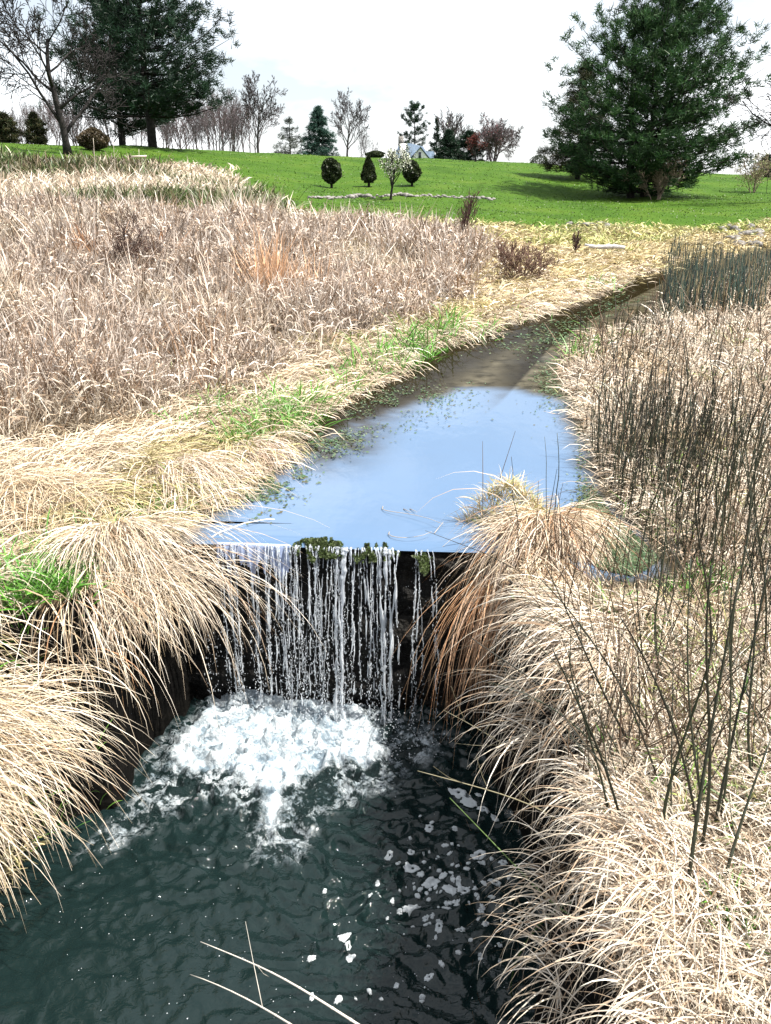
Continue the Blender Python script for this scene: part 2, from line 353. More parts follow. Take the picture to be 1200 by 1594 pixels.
shal = sstep(-.10, .16, sdist(BLUE, WV[:, 0], WV[:, 1]) + _bw)
_old = np.where(_left < 0, sstep(-.75, -.2, _su), sstep(-.4, -.05, _su)) * 1.0
up = mesh_np('stream_water', WV, WQ, MAT_POOL, smooth=True, attrs={'shallow': shal, 'edge': sstep(-.9, -.25, _su) * (_left < 0) * sstep(5.2, 6.6, WV[:, 1])})
tag(up, 'calm pale blue upper pool and the narrow stream feeding it', 'water', kind='structure')
# ------------------------------------------------------------------ weir wall and its moss
_x = np.linspace(-1.5, 1.15, 200); _z = np.concatenate([np.linspace(-1.75, -.08, 110), np.linspace(-.07, -.035, 10)])
WX, WZ = np.meshgrid(_x, _z)
_course = np.sin(WZ * 21 + (fbm(WX * 2, WZ * 2, 50) - .5) * 5)
_face = lip_y(WX) + .015 - .10 * (fbm(WX * 3, WZ * 4, 40) - .5) - .05 * (fbm(WX * 11, WZ * 11, 41) - .5) + .025 * _course + .10 * sstep(-.9, -.05, WZ) * 0
_face = _face + .05 * sstep(-.10, -.035, WZ)
V1 = np.stack([WX, _face, WZ], -1)
_top = V1[-1:].repeat(6, 0).copy(); _top[:, :, 1] = V1[-1][None, :, 1] + np.linspace(.03, .38, 6)[:, None]; _top[:, :, 2] = -.036
V1 = np.vstack([V1, _top]); nr, nc = V1.shape[:2]; ii = np.arange(nr * nc).reshape(nr, nc)
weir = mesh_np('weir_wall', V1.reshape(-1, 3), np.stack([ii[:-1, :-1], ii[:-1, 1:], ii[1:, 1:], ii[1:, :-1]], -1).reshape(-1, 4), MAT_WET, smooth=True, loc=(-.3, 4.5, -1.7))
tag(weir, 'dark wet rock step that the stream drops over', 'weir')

def leaf_cloud(P, size, col, aspect=2.0, r=rng, up=0.3):
    """small leaf faces at P; returns V, Q, C"""
    n = len(P); a = r.normal(size=(n, 3)); a[:, 2] += up; a /= np.linalg.norm(a, axis=1)[:, None]
    b = np.cross(a, r.normal(size=(n, 3))); b /= np.linalg.norm(b, axis=1)[:, None] + 1e-9
    s = np.broadcast_to(size, (n,))[:, None] * (0.6 + .8 * r.random((n, 1)))
    A = a * s; B = b * s / aspect
    V = np.stack([P - A * .5, P + B * .5, P + A * .5, P - B * .5], 1).reshape(-1, 3)
    Q = np.arange(4 * n).reshape(-1, 4); return V, Q, np.repeat(col, 4, 0)
def pal(cols, n, r=rng, jit=.12):
    """n colours between palette entries"""
    cols = np.array(cols); i = r.integers(0, len(cols), n); j = r.integers(0, len(cols), n); f = r.random((n, 1)) * .5
    return np.clip((cols[i] * (1 - f) + cols[j] * f) * (1 + jit * r.normal(size=(n, 1))), .003, .85)

def moss(px, py, rx, ry, label):
    c = at_z(px, py, 0.0); n = 9000
    q = rng.normal(size=(n, 3)); q /= np.linalg.norm(q, axis=1)[:, None]; q[:, 2] = np.where(q[:, 2] < -.6, -q[:, 2], q[:, 2])
    rr = np.array([rx, .11, .036]) * (.8 + .35 * fbm(q[:, 0] * 2.5 + 9 * px, q[:, 1] * 2.5 + q[:, 2], 3)[:, None])
    P = q * rr * (.75 + .6 * fbm(q[:, 0] * 3 + px, q[:, 2] * 3, 6)[:, None]) * rng.random((n, 1)) ** .25 + np.array([c[0], c[1] - .03, -.015]); P[:, 2] -= .065 * np.clip((lip_y(P[:, 0]) - P[:, 1] + .04) / .1, 0, 1.2)
    kk_ = (fbm(P[:, 0] * 26 + py, P[:, 2] * 22 + px, 14) > .47) & (P[:, 2] > -.085 + .05 * fbm(P[:, 0] * 18, P[:, 0] * 0 + px, 4)); P = P[kk_]; n = len(P)
    C = pal([(.05, .08, .02), (.06, .085, .025), (.02, .03, .012), (.09, .11, .05)], n)
    V, Q, C = leaf_cloud(P, .02, C, 1.6); b = MB(); b.add(V, Q, None, C)
    tag(b.build('moss_cushion', MAT_LEAF, loc=c), label, 'moss', 'moss cushions on the weir lip')
moss(492, 846, .185, .1, 'wide green moss cushion in the middle of the fall lip')
moss(584, 852, .12, .1, 'narrower green moss cushion near the right end of the fall lip')
moss(655, 862, .10, .1, 'dark moss cushion under the edge of the right grass mound')

# ------------------------------------------------------------------ waterfall
def glassy(name, col, trans, rough):
    m, t, b = M(name); b.inputs['Base Color'].default_value = (*col, 1); b.inputs['Roughness'].default_value = rough
    b.inputs['Transmission Weight'].default_value = trans; b.inputs['IOR'].default_value = 1.33; b.inputs['Specular IOR Level'].default_value = .7
    return m
MAT_FALL = glassy('falling_water', (.86, .92, 1.0), .70, .06)
MAT_SHEET = glassy('water_sheet', (.36, .44, .66), .45, .08)
MAT_DROP = glassy('water_drops', (.9, .95, 1.0), .6, .05)
fall = empty('waterfall', (-.4, 4.45, ZL), 'thin curtain of white water strands dropping over the dark weir', 'waterfall')
FO = np.array(fall.location)
ico = bpy.data.meshes.new('_i'); import bmesh
_b = bmesh.new(); bmesh.ops.create_icosphere(_b, subdivisions=1, radius=1); _b.verts.ensure_lookup_table()
IV = np.array([v.co[:] for v in _b.verts]); IT = np.array([[v.index for v in f.verts] for f in _b.faces]); _b.free()
bpy.data.meshes.remove(ico)
def blobs(mb, P, R, stretch=1.0, col=None):
    P = np.asarray(P); n = len(P); R = np.broadcast_to(R, (n,)); st = np.broadcast_to(stretch, (n,))
    D = IV[None] * R[:, None, None]; D = D * np.stack([np.ones(n), np.ones(n), st], -1)[:, None]
    V = (P[:, None] + D).reshape(-1, 3); T = (IT[None] + (np.arange(n) * len(IV))[:, None, None]).reshape(-1, 3); mb.add(V, None, T, col)
def path_fall(x, v, n, drift=0.0, tmax=None):
    t = np.linspace(rng.uniform(-.02, .03), tmax or math.sqrt(2 * abs(ZL) / 9.8), n); tt = np.maximum(t, 0)
    y = lip_y(x) - .012 - v * t; z = -.012 - 4.9 * tt ** 2
    return np.stack([np.full(n, x) + drift * tt, y, z], -1)
drops = MB(); spots = []
for px in np.sort(rng.uniform(336, 456, 14)): spots.append((px, .0042, .85))
spots += [(px, r_, s_) for px, r_, s_ in [(459, .004, .7), (466, .003, .6), (476, .003, .5), (484, .0045, .8), (492, .003, .5), (499, .004, .7), (507, .003, .45), (515, .003, .6), (523, .0045, .9), (529, .008, 1.0),
          (534, .010, 1.0), (541, .009, 1.0), (548, .005, .8), (556, .003, .5), (563, .004, .8), (571, .004, .7), (578, .003, .5), (586, .004, .8), (594, .006, 1.0), (601, .009, 1.0), (606, .007, 1.0),
          (612, .006, .9), (619, .005, .8), (646, .0035, .5), (655, .0045, .75), (662, .004, .8), (668, .003, .5)]]
spots += [(px, rng.uniform(.0016, .0028), rng.uniform(.4, .9)) for px in rng.uniform(338, 625, 12)] + [(px, rng.uniform(.0009, .0015), rng.uniform(.5, .95)) for px in np.r_[rng.uniform(334, 470, 18), rng.uniform(470, 672, 20)]]
for px, rad, solid in spots:
    x0 = at_z(px + rng.normal() * 1.5, 842, 0)[0]; rad *= 1.25 + .25 * (solid > .95); v = .22 + .14 * rng.random(); P = path_fall(x0, v, 46, rng.normal() * .09)
    s = np.linspace(0, 1, 46); wob = (fbm(s * 9 + px, s * 0 + px, 7) - .5)
    P[:, 0] += wob * .03 * s + .0045 * s * np.sin(s * rng.uniform(30, 70) + px); P[:, 1] += .004 * s * np.sin(s * rng.uniform(30, 60)); end = int(46 * np.clip(.62 + .45 * solid * rng.uniform(.7, 1.1), .5, 1))
    R = rad * (.3 + 1.8 * np.abs(fbm(s * 22 + px * 3, s * 3, 17)) ** 1.5) * (1.1 - .5 * s); R = np.maximum(R, .0010)
    mb = MB(); k0 = 0
    while k0 < end - 2:                                 # a strand breaks up into drawn out drops as it falls
        f0 = k0 / 46; ln = int(max(2, rng.uniform(9, 20) * (1.6 if solid > .95 else 1) * (1.15 - 1.05 * f0))) + 1; k1 = min(end, k0 + ln)
        u = np.linspace(k0, k1 - 1, 2 * (k1 - k0) + 1); q = np.stack([np.interp(u, np.arange(46), P[:, j]) for j in range(3)], -1); q[:, :2] += rng.normal(size=2) * .004 * f0
        rr = np.interp(u, np.arange(46), R); v_ = np.linspace(0, 1, len(u)); rr = rr * (.25 + np.sin(np.clip(v_, .0, 1) ** 1.6 * pi) ** .6) if k0 else rr * (1 - .6 * v_ ** 3)
        (drops if k0 else mb).tube(q, rr, 6); k0 = k1 + (0 if solid > .95 and rng.random() < .8 else int(rng.integers(0, 2 + (f0 > .35) + (f0 > .6))))
    mb.build('water_strand', MAT_FALL, fall, True, loc=FO)
    nd = int(36 + 60 * solid); tt = np.abs(rng.beta(2.6, 1.0, nd)) * 45; f = np.clip(tt.astype(int), 0, 45)
    D = P[f] + rng.normal(size=(nd, 3)) * np.array([.006, .012, .012]) * (.3 + s[f])[:, None]
    blobs(drops, D, rng.uniform(.0010, .0030, nd) * (1.3 if solid > .95 else 1), rng.uniform(1.2, 4.5, nd))
# a smooth blue curtain under the left third of the lip, fraying as it drops
xs_ = np.linspace(at_z(337, 842)[0], at_z(452, 842)[0], 90); t_ = np.linspace(-.05, .23, 26)
XX, TT = np.meshgrid(xs_, t_); tp = np.maximum(TT, 0)
sv = np.stack([XX, lip_y(XX) - .006 - .24 * TT + .006 * np.sin(XX * 130) * (tp * 4), -.014 - 4.9 * tp ** 2 * (.9 + .2 * vnoise(XX * 30, XX * 0, 3))], -1)
k = np.arange(26 * 90).reshape(26, 90); q4 = np.stack([k[:-1, :-1], k[:-1, 1:], k[1:, 1:], k[1:, :-1]], -1)
keep = (tp[:-1, :-1] < .10 + .11 * vnoise(XX[:-1, :-1] * 42, XX[:-1, :-1] * 0, 8)); q4 = q4[keep]
mesh_np('water_sheet', sv.reshape(-1, 3), q4.reshape(-1, 4), MAT_SHEET, fall, smooth=True, loc=FO)
nd = 260; xx = rng.uniform(-1.05, .4, nd); tt = rng.beta(3, 1.2, nd) * .49
D = np.stack([xx, lip_y(xx) - .012 - tt * rng.uniform(.1, .45, nd), -.012 - 4.9 * tt ** 2], -1); blobs(drops, D, rng.uniform(.0009, .0024, nd), rng.uniform(1, 3.5, nd))
for px, y0, y1 in [(222, 1030, 1180), (228, 1060, 1190), (330, 985, 1085), (324, 990, 1090), (338, 1000, 1090)]:      # drips off the left bank
    a = at_y(px, y0, 4.22); b_ = at_y(px, y1, 4.22); nd = 60; f = rng.random((nd, 1)); nd = 30; f = rng.random((nd, 1)); D = a * (1 - f) + b_ * f + rng.normal(size=(nd, 3)) * np.array([.012, .02, .01]); blobs(drops, D, rng.uniform(.001, .0026, nd), rng.uniform(1, 5, nd))
nd = 900; aa = rng.random(nd); D = np.stack([-1.0 + 1.25 * aa + rng.normal(size=nd) * .08, 4.2 - rng.random(nd) * .35, ZL + .02 + rng.exponential(.07, nd)], -1); blobs(drops, D, rng.uniform(.0015, .005, nd))
d_ = drops.build('water_droplet_spray', MAT_DROP, fall, True, loc=FO); d_['kind'] = 'stuff'

# ------------------------------------------------------------------ lower pool
FOAMPOLY = [tuple(at_z(*p, ZL)[:2]) for p in [(318, 1100), (345, 1080), (420, 1070), (500, 1082), (570, 1100), (600, 1135), (607, 1170), (580, 1195), (520, 1200), (470, 1215), (440, 1240), (428, 1300), (408, 1310), (395, 1250), (345, 1225), (290, 1212), (255, 1190), (280, 1150)]]
LACE = [tuple(at_z(*p, ZL)[:2]) for p in [(325, 1075), (600, 1085), (650, 1125), (705, 1150), (690, 1185), (640, 1200), (610, 1230), (560, 1240), (500, 1260), (455, 1340), (395, 1340), (370, 1270), (300, 1255), (240, 1290), (190, 1320), (110, 1350), (130, 1320), (190, 1260), (215, 1190), (260, 1140)]]
lx = np.arange(-2.55, 1.0, .0125); ly = np.arange(.5, 4.62, .0125); LX, LY = np.meshgrid(lx, ly)
fx_, fy_ = -.45, 4.15
def warp(x, y, a=.12, f=1.6): return x + a * (fbm(x * f, y * f, 61) - .5) * 2, y + a * (fbm(x * f, y * f, 71) - .5) * 2
w1, w2 = warp(LX, LY, .10, 2.2)
sf = sdist(FOAMPOLY, w1 * .6 + LX * .4, w2 * .6 + LY * .4); sfl = sdist(LACE, w1, w2)
foam = sstep(.06, -.10, sf); lace = sstep(.05, -.12, sfl)
turb = sstep(.9, -.1, sf)
r_ = np.hypot(LX - fx_, LY - fy_); a1, a2 = warp(LX, LY, .22, 1.5); b1, b2 = warp(LX, LY, .10, 5)
rr = np.hypot(a1 - fx_, a2 - fy_)
amp = .25 + 1.5 * fbm(LX * 1.1 + 3, LY * 1.1, 80, 2) ** 1.5
rip = .005 * np.sin(rr * 2 * pi / .15) * amp + .004 * np.sin((b1 * .75 + b2 * .66 + .5 * fbm(LX * 1.7, LY * 1.7, 84)) * 2 * pi / .12) * fbm(LX * 2, LY * 2, 82) * 2
c1, c2 = warp(LX, LY, .18, 2.7); c1 = c1 + .05 * (fbm(LX * 11, LY * 11, 85) - .5); ridged = 1 - np.abs(2 * fbm(c1 * 5.0, c2 * 8.5, 83, 5) - 1)
rip = rip + .080 * (ridged ** 2 - .5) * amp + .022 * (fbm(c1 * 20, c2 * 26, 86, 3) - .5)
calm = sstep(.0, 2.2, r_)
LZ = ZL + rip * (1.0 - .45 * calm) * (.8 + .7 * turb)
billow = np.abs(fbm(b1 * 9, b2 * 9, 90, 4) - .5) * 2
LZ = LZ + foam * (.01 + .05 * fbm(LX * 3.2, LY * 3.2, 91) + .035 * (billow - .3) + .03 * (fbm(b1 * 26, b2 * 26, 94, 3) - .5)) + lace * .03 * (fbm(LX * 12, LY * 12, 93) - .5)
def lower_mat():
    m, t, b = M('lower_pool_water'); N = t.nodes.new; Lk = t.links.new; tcn = N('ShaderNodeTexCoord')
    f = N('ShaderNodeAttribute'); f.attribute_name = 'foam'; l = N('ShaderNodeAttribute'); l.attribute_name = 'lace'
    dn = N('ShaderNodeTexNoise'); dn.inputs['Scale'].default_value = 7; dn.inputs['Detail'].default_value = 4; Lk(tcn.outputs['Object'], dn.inputs['Vector'])
    wm = N('ShaderNodeMixRGB'); wm.blend_type = 'ADD'; wm.inputs[0].default_value = .22; Lk(tcn.outputs['Object'], wm.inputs[1]); Lk(dn.outputs['Color'], wm.inputs[2])
    v = N('ShaderNodeTexVoronoi'); v.feature = 'DISTANCE_TO_EDGE'; v.inputs['Scale'].default_value = 14; Lk(wm.outputs[0], v.inputs['Vector'])
    vr = N('ShaderNodeMapRange'); vr.inputs[1].default_value = .0; vr.inputs[2].default_value = .16; vr.inputs[3].default_value = 1; vr.inputs[4].default_value = 0; Lk(v.outputs['Distance'], vr.inputs[0])
    n2 = N('ShaderNodeTexNoise'); n2.inputs['Scale'].default_value = 11; n2.inputs['Detail'].default_value = 9; n2.inputs['Roughness'].default_value = .65; Lk(wm.outputs[0], n2.inputs['Vector'])
    def math_(op, a, c, clamp=False):
        x = N('ShaderNodeMath'); x.operation = op; x.use_clamp = clamp
        for q, s in enumerate((a, c)):
            if isinstance(s, (int, float)): x.inputs[q].default_value = s
            else: Lk(s, x.inputs[q])
        return x.outputs[0]
    n5 = N('ShaderNodeTexNoise'); n5.inputs['Scale'].default_value = 38; n5.inputs['Detail'].default_value = 6; n5.inputs['Roughness'].default_value = .7; Lk(tcn.outputs['Object'], n5.inputs['Vector'])
    fine = math_('MULTIPLY', math_('SUBTRACT', n5.outputs['Fac'], .5), 2.2)
    nn = math_('MULTIPLY', math_('SUBTRACT', n2.outputs['Fac'], .5), 2.4)
    n4 = N('ShaderNodeTexNoise'); n4.inputs['Scale'].default_value = 5.5; n4.inputs['Detail'].default_value = 7; n4.inputs['Roughness'].default_value = .6; Lk(wm.outputs[0], n4.inputs['Vector'])
    rdg = math_('SUBTRACT', 1, math_('MULTIPLY', math_('ABSOLUTE', math_('SUBTRACT', n4.outputs['Fac'], .5), 0), 11), True)
    lacev = math_('ADD', math_('ADD', math_('MULTIPLY', vr.outputs[0], .18), math_('MULTIPLY', rdg, .75)), math_('MULTIPLY', nn, .9))
    lacev = math_('MULTIPLY', math_('SUBTRACT', math_('ADD', lacev, fine), .34), math_('MULTIPLY', l.outputs['Fac'], 1.05), True)
    solid = math_('ADD', math_('MULTIPLY', f.outputs['Fac'], 2.0), math_('SUBTRACT', math_('ADD', math_('MULTIPLY', nn, .9), math_('MULTIPLY', fine, .7)), .72), True)
    solid = math_('MULTIPLY', solid, math_('MULTIPLY', f.outputs['Fac'], 4.0, True), True)
    tot = math_('MAXIMUM', solid, lacev, True)
    mx = N('ShaderNodeMixRGB'); mx.inputs[1].default_value = (.006, .0135, .0135, 1); fcr = N('ShaderNodeValToRGB'); fcr.color_ramp.elements[0].position = .38; fcr.color_ramp.elements[1].position = .62; fcr.color_ramp.elements[0].color = (.14, .19, .23, 1); fcr.color_ramp.elements[1].color = (.52, .57, .60, 1); Lk(n2.outputs['Fac'], fcr.inputs[0]); Lk(fcr.outputs[0], mx.inputs[2]); Lk(tot, mx.inputs[0]); Lk(mx.outputs[0], b.inputs['Base Color'])
    ro = math_('ADD', math_('MULTIPLY', tot, .6), .03); Lk(ro, b.inputs['Roughness']); b.inputs['IOR'].default_value = 1.36
    bp = N('ShaderNodeBump'); bp.inputs['Strength'].default_value = .35; bp.inputs['Distance'].default_value = .03; Lk(n2.outputs['Fac'], bp.inputs['Height'])
    bs = math_('MULTIPLY', l.outputs['Fac'], .9, True); Lk(bs, bp.inputs['Strength'])
    mp_ = N('ShaderNodeMapping'); mp_.inputs['Scale'].default_value = (1, 1.7, 1); mp_.inputs['Rotation'].default_value = (0, 0, .35); Lk(wm.outputs[0], mp_.inputs[0])
    r1 = N('ShaderNodeTexNoise'); r1.inputs['Scale'].default_value = 5.5; r1.inputs['Detail'].default_value = 3; r1.inputs['Distortion'].default_value = .8; Lk(mp_.outputs[0], r1.inputs['Vector'])
    r1b = math_('SUBTRACT', 1, math_('MULTIPLY', math_('ABSOLUTE', math_('SUBTRACT', r1.outputs['Fac'], .5), 0), 5.5), True)
    b2 = N('ShaderNodeBump'); b2.inputs['Strength'].default_value = .2; b2.inputs['Distance'].default_value = .02; Lk(r1b, b2.inputs['Height']); Lk(bp.outputs[0], b2.inputs['Normal']); Lk(b2.outputs[0], b.inputs['Normal'])
    return m
k = np.arange(LX.size).reshape(LX.shape); lq = np.stack([k[:-1, :-1], k[:-1, 1:], k[1:, 1:], k[1:, :-1]], -1).reshape(-1, 4)
lp = mesh_np('plunge_pool_water', np.stack([LX, LY, LZ], -1).reshape(-1, 3), lq, lower_mat(), smooth=True, attrs={'foam': foam.ravel(), 'lace': lace.ravel()})
tag(lp, 'dark green rippling plunge pool with white churned foam under the fall', 'water', kind='structure')

# ------------------------------------------------------------------ floating foam flecks
m_, t_n, b_n = M('foam_froth'); b_n.inputs['Roughness'].default_value = .5; b_n.inputs['Base Color'].default_value = (.55, .59, .61, 1)
_n = t_n.nodes.new('ShaderNodeTexVoronoi'); _n.inputs['Scale'].default_value = 90; _bp = t_n.nodes.new('ShaderNodeBump'); _bp.inputs['Strength'].default_value = .5; _bp.inputs['Distance'].default_value = .01
t_n.links.new(_n.outputs['Distance'], _bp.inputs['Height']); t_n.links.new(_bp.outputs[0], b_n.inputs['Normal']); MAT_FOAM = m_
def lower_z(x, y):
    i = np.clip(np.round((np.asarray(x) - lx[0]) / .0125).astype(int), 0, len(lx) - 1); j = np.clip(np.round((np.asarray(y) - ly[0]) / .0125).astype(int), 0, len(ly) - 1); return LZ[j, i]
def fleck(px, py, r, elong=1.4, rot=0.0, hole=0, label=None):
    c = at_z(px, py, ZL); r_ = r; n = 26; th = np.arange(n) * 2 * pi / n; s = rng.integers(1, 9999)
    rad = 1 + .42 * (fbm(np.cos(th) * 1.6 + s, np.sin(th) * 1.6 + s, 5) - .5) * 2 + .1 * np.sin(th * 7 + s)
    ca, sa = cos(rot), sin(rot); V = []
    for kf, zz in ((1.0, -.004), (.97, .002), (.82, .0045), (.55, .005)) + (((.36, .0045), (.34, -.003)) if hole else ((.25, .0055),)):
        off = .25 if hole else 0
        ex = np.cos(th) * rad * r_ * elong; ey = np.sin(th) * rad * r_
        if kf < .4 and hole: ex, ey = np.cos(th) * r_ * .9 + .6 * r_, np.sin(th) * r_ * .9
        X = c[0] + ca * ex * kf - sa * ey * kf; Y = c[1] + sa * ex * kf + ca * ey * kf
        V.append(np.stack([X, Y, lower_z(X, Y) + zz], -1))
    m = len(V); V = np.vstack(V); kk = np.arange(n); Q = np.vstack([np.stack([n * i + kk, n * i + (kk + 1) % n, n * i + n + (kk + 1) % n, n * i + n + kk], -1) for i in range(m - 1)])
    b = MB(); b.add(V, Q)
    if not hole:
        b.add([V[-n:].mean(0)], None, None); b.T.append(np.stack([n * (m - 1) + kk, n * (m - 1) + (kk + 1) % n, np.full(n, n * m)], -1))
    o = b.build('foam_fleck', MAT_FOAM, None, True, loc=c); return tag(o, label, 'foam fleck', 'foam flecks drifting on the plunge pool')
BIG = [(641, 1350, .045, 1.5, .2, 1), (655, 1362, .03, 1.2, 1, 0), (606, 1332, .028, 1.6, .9, 1), (620, 1345, .022, 1.2, .4, 1), (640, 1330, .025, 1.3, .5, 1), (672, 1372, .05, 1.7, .3, 0), (700, 1385, .04, 1.6, -.4, 0),
       (722, 1388, .04, 1.4, -.2, 1), (690, 1362, .028, 1.3, .9, 0), (640, 1415, .045, 1.7, .6, 0), (622, 1424, .018, 1.3, .3, 0), (683, 1450, .030, 1.2, 1.2, 1), (717, 1448, .034, 1.4, .8, 1), (684, 1436, .02, 1.4, 0, 0),
       (745, 1333, .045, 1.6, .2, 1), (770, 1375, .036, 1.5, -.3, 1), (756, 1445, .026, 1.2, .7, 1), (726, 1357, .022, 1.2, 0, 0), (708, 1405, .02, 1.3, 0, 1), (712, 1351, .018, 1.2, 0, 0), (748, 1417, .018, 1.6, -.5, 1), (765, 1400, .018, 1.7, .1, 0),
       (535, 1462, .034, 1.5, .3, 0), (542, 1475, .026, 1.2, 1.4, 1), (544, 1491, .030, 1.0, 1.2, 0), (667, 1522, .026, 1.5, .2, 1), (668, 1290, .04, 1.2, 1.2, 1), (672, 1280, .02, 1.5, 1, 0), (505, 1392, .013, 1.6, .7, 0), (712, 1236, .05, 1.7, -.6, 1),
       (730, 1250, .05, 1.6, -.4, 0), (752, 1262, .04, 1.6, -.5, 1), (770, 1275, .03, 1.4, -.5, 0), (745, 1240, .025, 1.3, -.4, 0), (782, 1347, .03, 1.4, -.2, 1), (700, 1330, .018, 1.4, .2, 0), (660, 1340, .016, 1.2, 0, 0)]
for i, (px, py, r, e, a, h) in enumerate(BIG):
    special = {22: 'upper white blob of the short foam trail in mid pool', 24: 'lowest round white blob of the short foam trail in mid pool', 25: 'lone white foam blob nearest the front of the pool', 29: 'foam patch pressed against the right bank grass'}
    fleck(px, py, r * .6, e, a, h, special.get(i, 'white foam fleck with ragged edge in the drifting patch by the right bank' if px > 590 else 'small white foam fleck out in the middle of the pool'))
for i in range(95):
    if i < 70: px, py = rng.normal(695, 48), rng.normal(1390, 45)
    else: px, py = rng.uniform(470, 780), rng.uniform(1380, 1560)
    if px > 800 or py > 1580: continue
    fleck(px, py, rng.uniform(.004, .013), rng.uniform(1, 1.7), rng.uniform(0, 3), 0, 'tiny white foam spot among the larger flecks by the right bank' if i < 70 else 'tiny white foam spot scattered over the front of the pool')
bub = MB(); n = 230; px = rng.uniform(90, 800, n); py = rng.uniform(1240, 1590, n); P = np.array([at_z(a, b, ZL) for a, b in zip(px, py)]); P[:, 2] = lower_z(P[:, 0], P[:, 1]) + .001
blobs(bub, P, rng.uniform(.0010, .0034, n), .6); tag(bub.build('surface_bubbles', MAT_DROP, None, True), 'tiny clear bubbles dotted over the dark pool', 'bubbles', kind='stuff')
# ------------------------------------------------------------------ grass blades
class Blades:
    def __init__(s): s.V = []; s.Q = []; s.C = []; s.n = 0
    def add(s, P, head, L, W, e0, droop, C, curl=0.0, seg=4, twist=None, clamp=True, power=1.0, lift=.004):
        """P (n,3) roots; head heading; e0 start elevation; droop total bend downward (radians)"""
        n = len(P)
        if not n: return
        bc = lambda v: np.broadcast_to(np.asarray(v, float), (n,)).copy()
        head, L, W, e0, droop, curl = map(bc, (head, L, W, e0, droop, curl))
        tw = rng.uniform(-1, 1, n) if twist is None else bc(twist)
        pts = [np.asarray(P, float)]; hd = []
        for k in range(seg):
            f = (k + .5) / seg; e = np.maximum(e0 - droop * f ** power, -1.5); h = head + curl * f; st = L / seg
            q = pts[-1] + np.stack([np.cos(e) * np.cos(h) * st, np.cos(e) * np.sin(h) * st, np.sin(e) * st], -1)
            if clamp:
                g = ground(q[:, 0], q[:, 1]) + lift; q[:, 2] = np.maximum(q[:, 2], np.minimum(g, pts[-1][:, 2] + st * .6))
            pts.append(q); hd.append(h)
        hd.append(hd[-1]); V = []
        wid = np.array([.55, .95, 1.0, .85, .6, .4][:seg] + [.12]) if seg <= 6 else np.linspace(1, .1, seg + 1)
        for k in range(seg + 1):
            h = hd[k] + pi / 2; c_ = np.cos(tw * 1.1); s_ = np.sin(tw * 1.1)
            o = np.stack([np.cos(h) * c_, np.sin(h) * c_, s_], -1) * (W * wid[k] * .5)[:, None]
            V += [pts[k] - o, pts[k] + o]
        V = np.stack(V, 1); m = 2 * (seg + 1); b = s.n + np.arange(n)[:, None] * m
        k = np.arange(seg) * 2; Q = np.stack([b + k, b + k + 1, b + k + 3, b + k + 2], -1).reshape(-1, 4)
        s.V.append(V.reshape(-1, 3)); s.Q.append(Q); s.C.append(np.repeat(C, m, 0)); s.n += n * m
    def build(s, name, mat=None, parent=None, loc=None):
        return mesh_np(name, np.vstack(s.V), np.vstack(s.Q), mat or MAT_GRASS, parent, np.vstack(s.C), True, loc)
STRAW = [(.55, .45, .32), (.43, .33, .21), (.62, .54, .43), (.28, .19, .11), (.50, .41, .29)]
PALE = [(.66, .59, .49), (.57, .49, .38), (.43, .33, .23), (.73, .67, .58), (.28, .19, .12)]
PINK = [(.45, .34, .25), (.55, .44, .35), (.29, .19, .12), (.68, .60, .53), (.16, .10, .065), (.72, .66, .6)]
RUST = [(.42, .22, .11), (.36, .18, .09), (.50, .31, .18)]
YEL = [(.46, .40, .19), (.38, .34, .14), (.54, .47, .27), (.24, .24, .07)]
GREEN = [(.07, .22, .02), (.10, .28, .03), (.05, .15, .02), (.14, .30, .05)]
DGREEN = [(.04, .09, .02), (.06, .12, .03), (.10, .13, .05)]
def ground_pts(n, ylo, yhi, alo=-.62, ahi=.62, p=1.0):
    """roots spread evenly over the ground as one sees it: log distance, even azimuth"""
    y = ylo * (yhi / ylo) ** (rng.random(n) ** p); a = rng.uniform(alo, ahi, n); x = a * (y + .6); return x, y
def flow_to_water(x, y, e=.05):
    g = lambda X, Y: np.minimum(sdist(UPOLY, X, Y), sdist(LPOLY, X, Y) + .0)
    dx = g(x + e, y) - g(x - e, y); dy = g(x, y + e) - g(x, y - e); return np.arctan2(-dy, -dx)
def dry_ok(x, y, m=.02): return (sdist(UPOLY, x, y) > m) & (sdist(LPOLY, x, y) > .09)
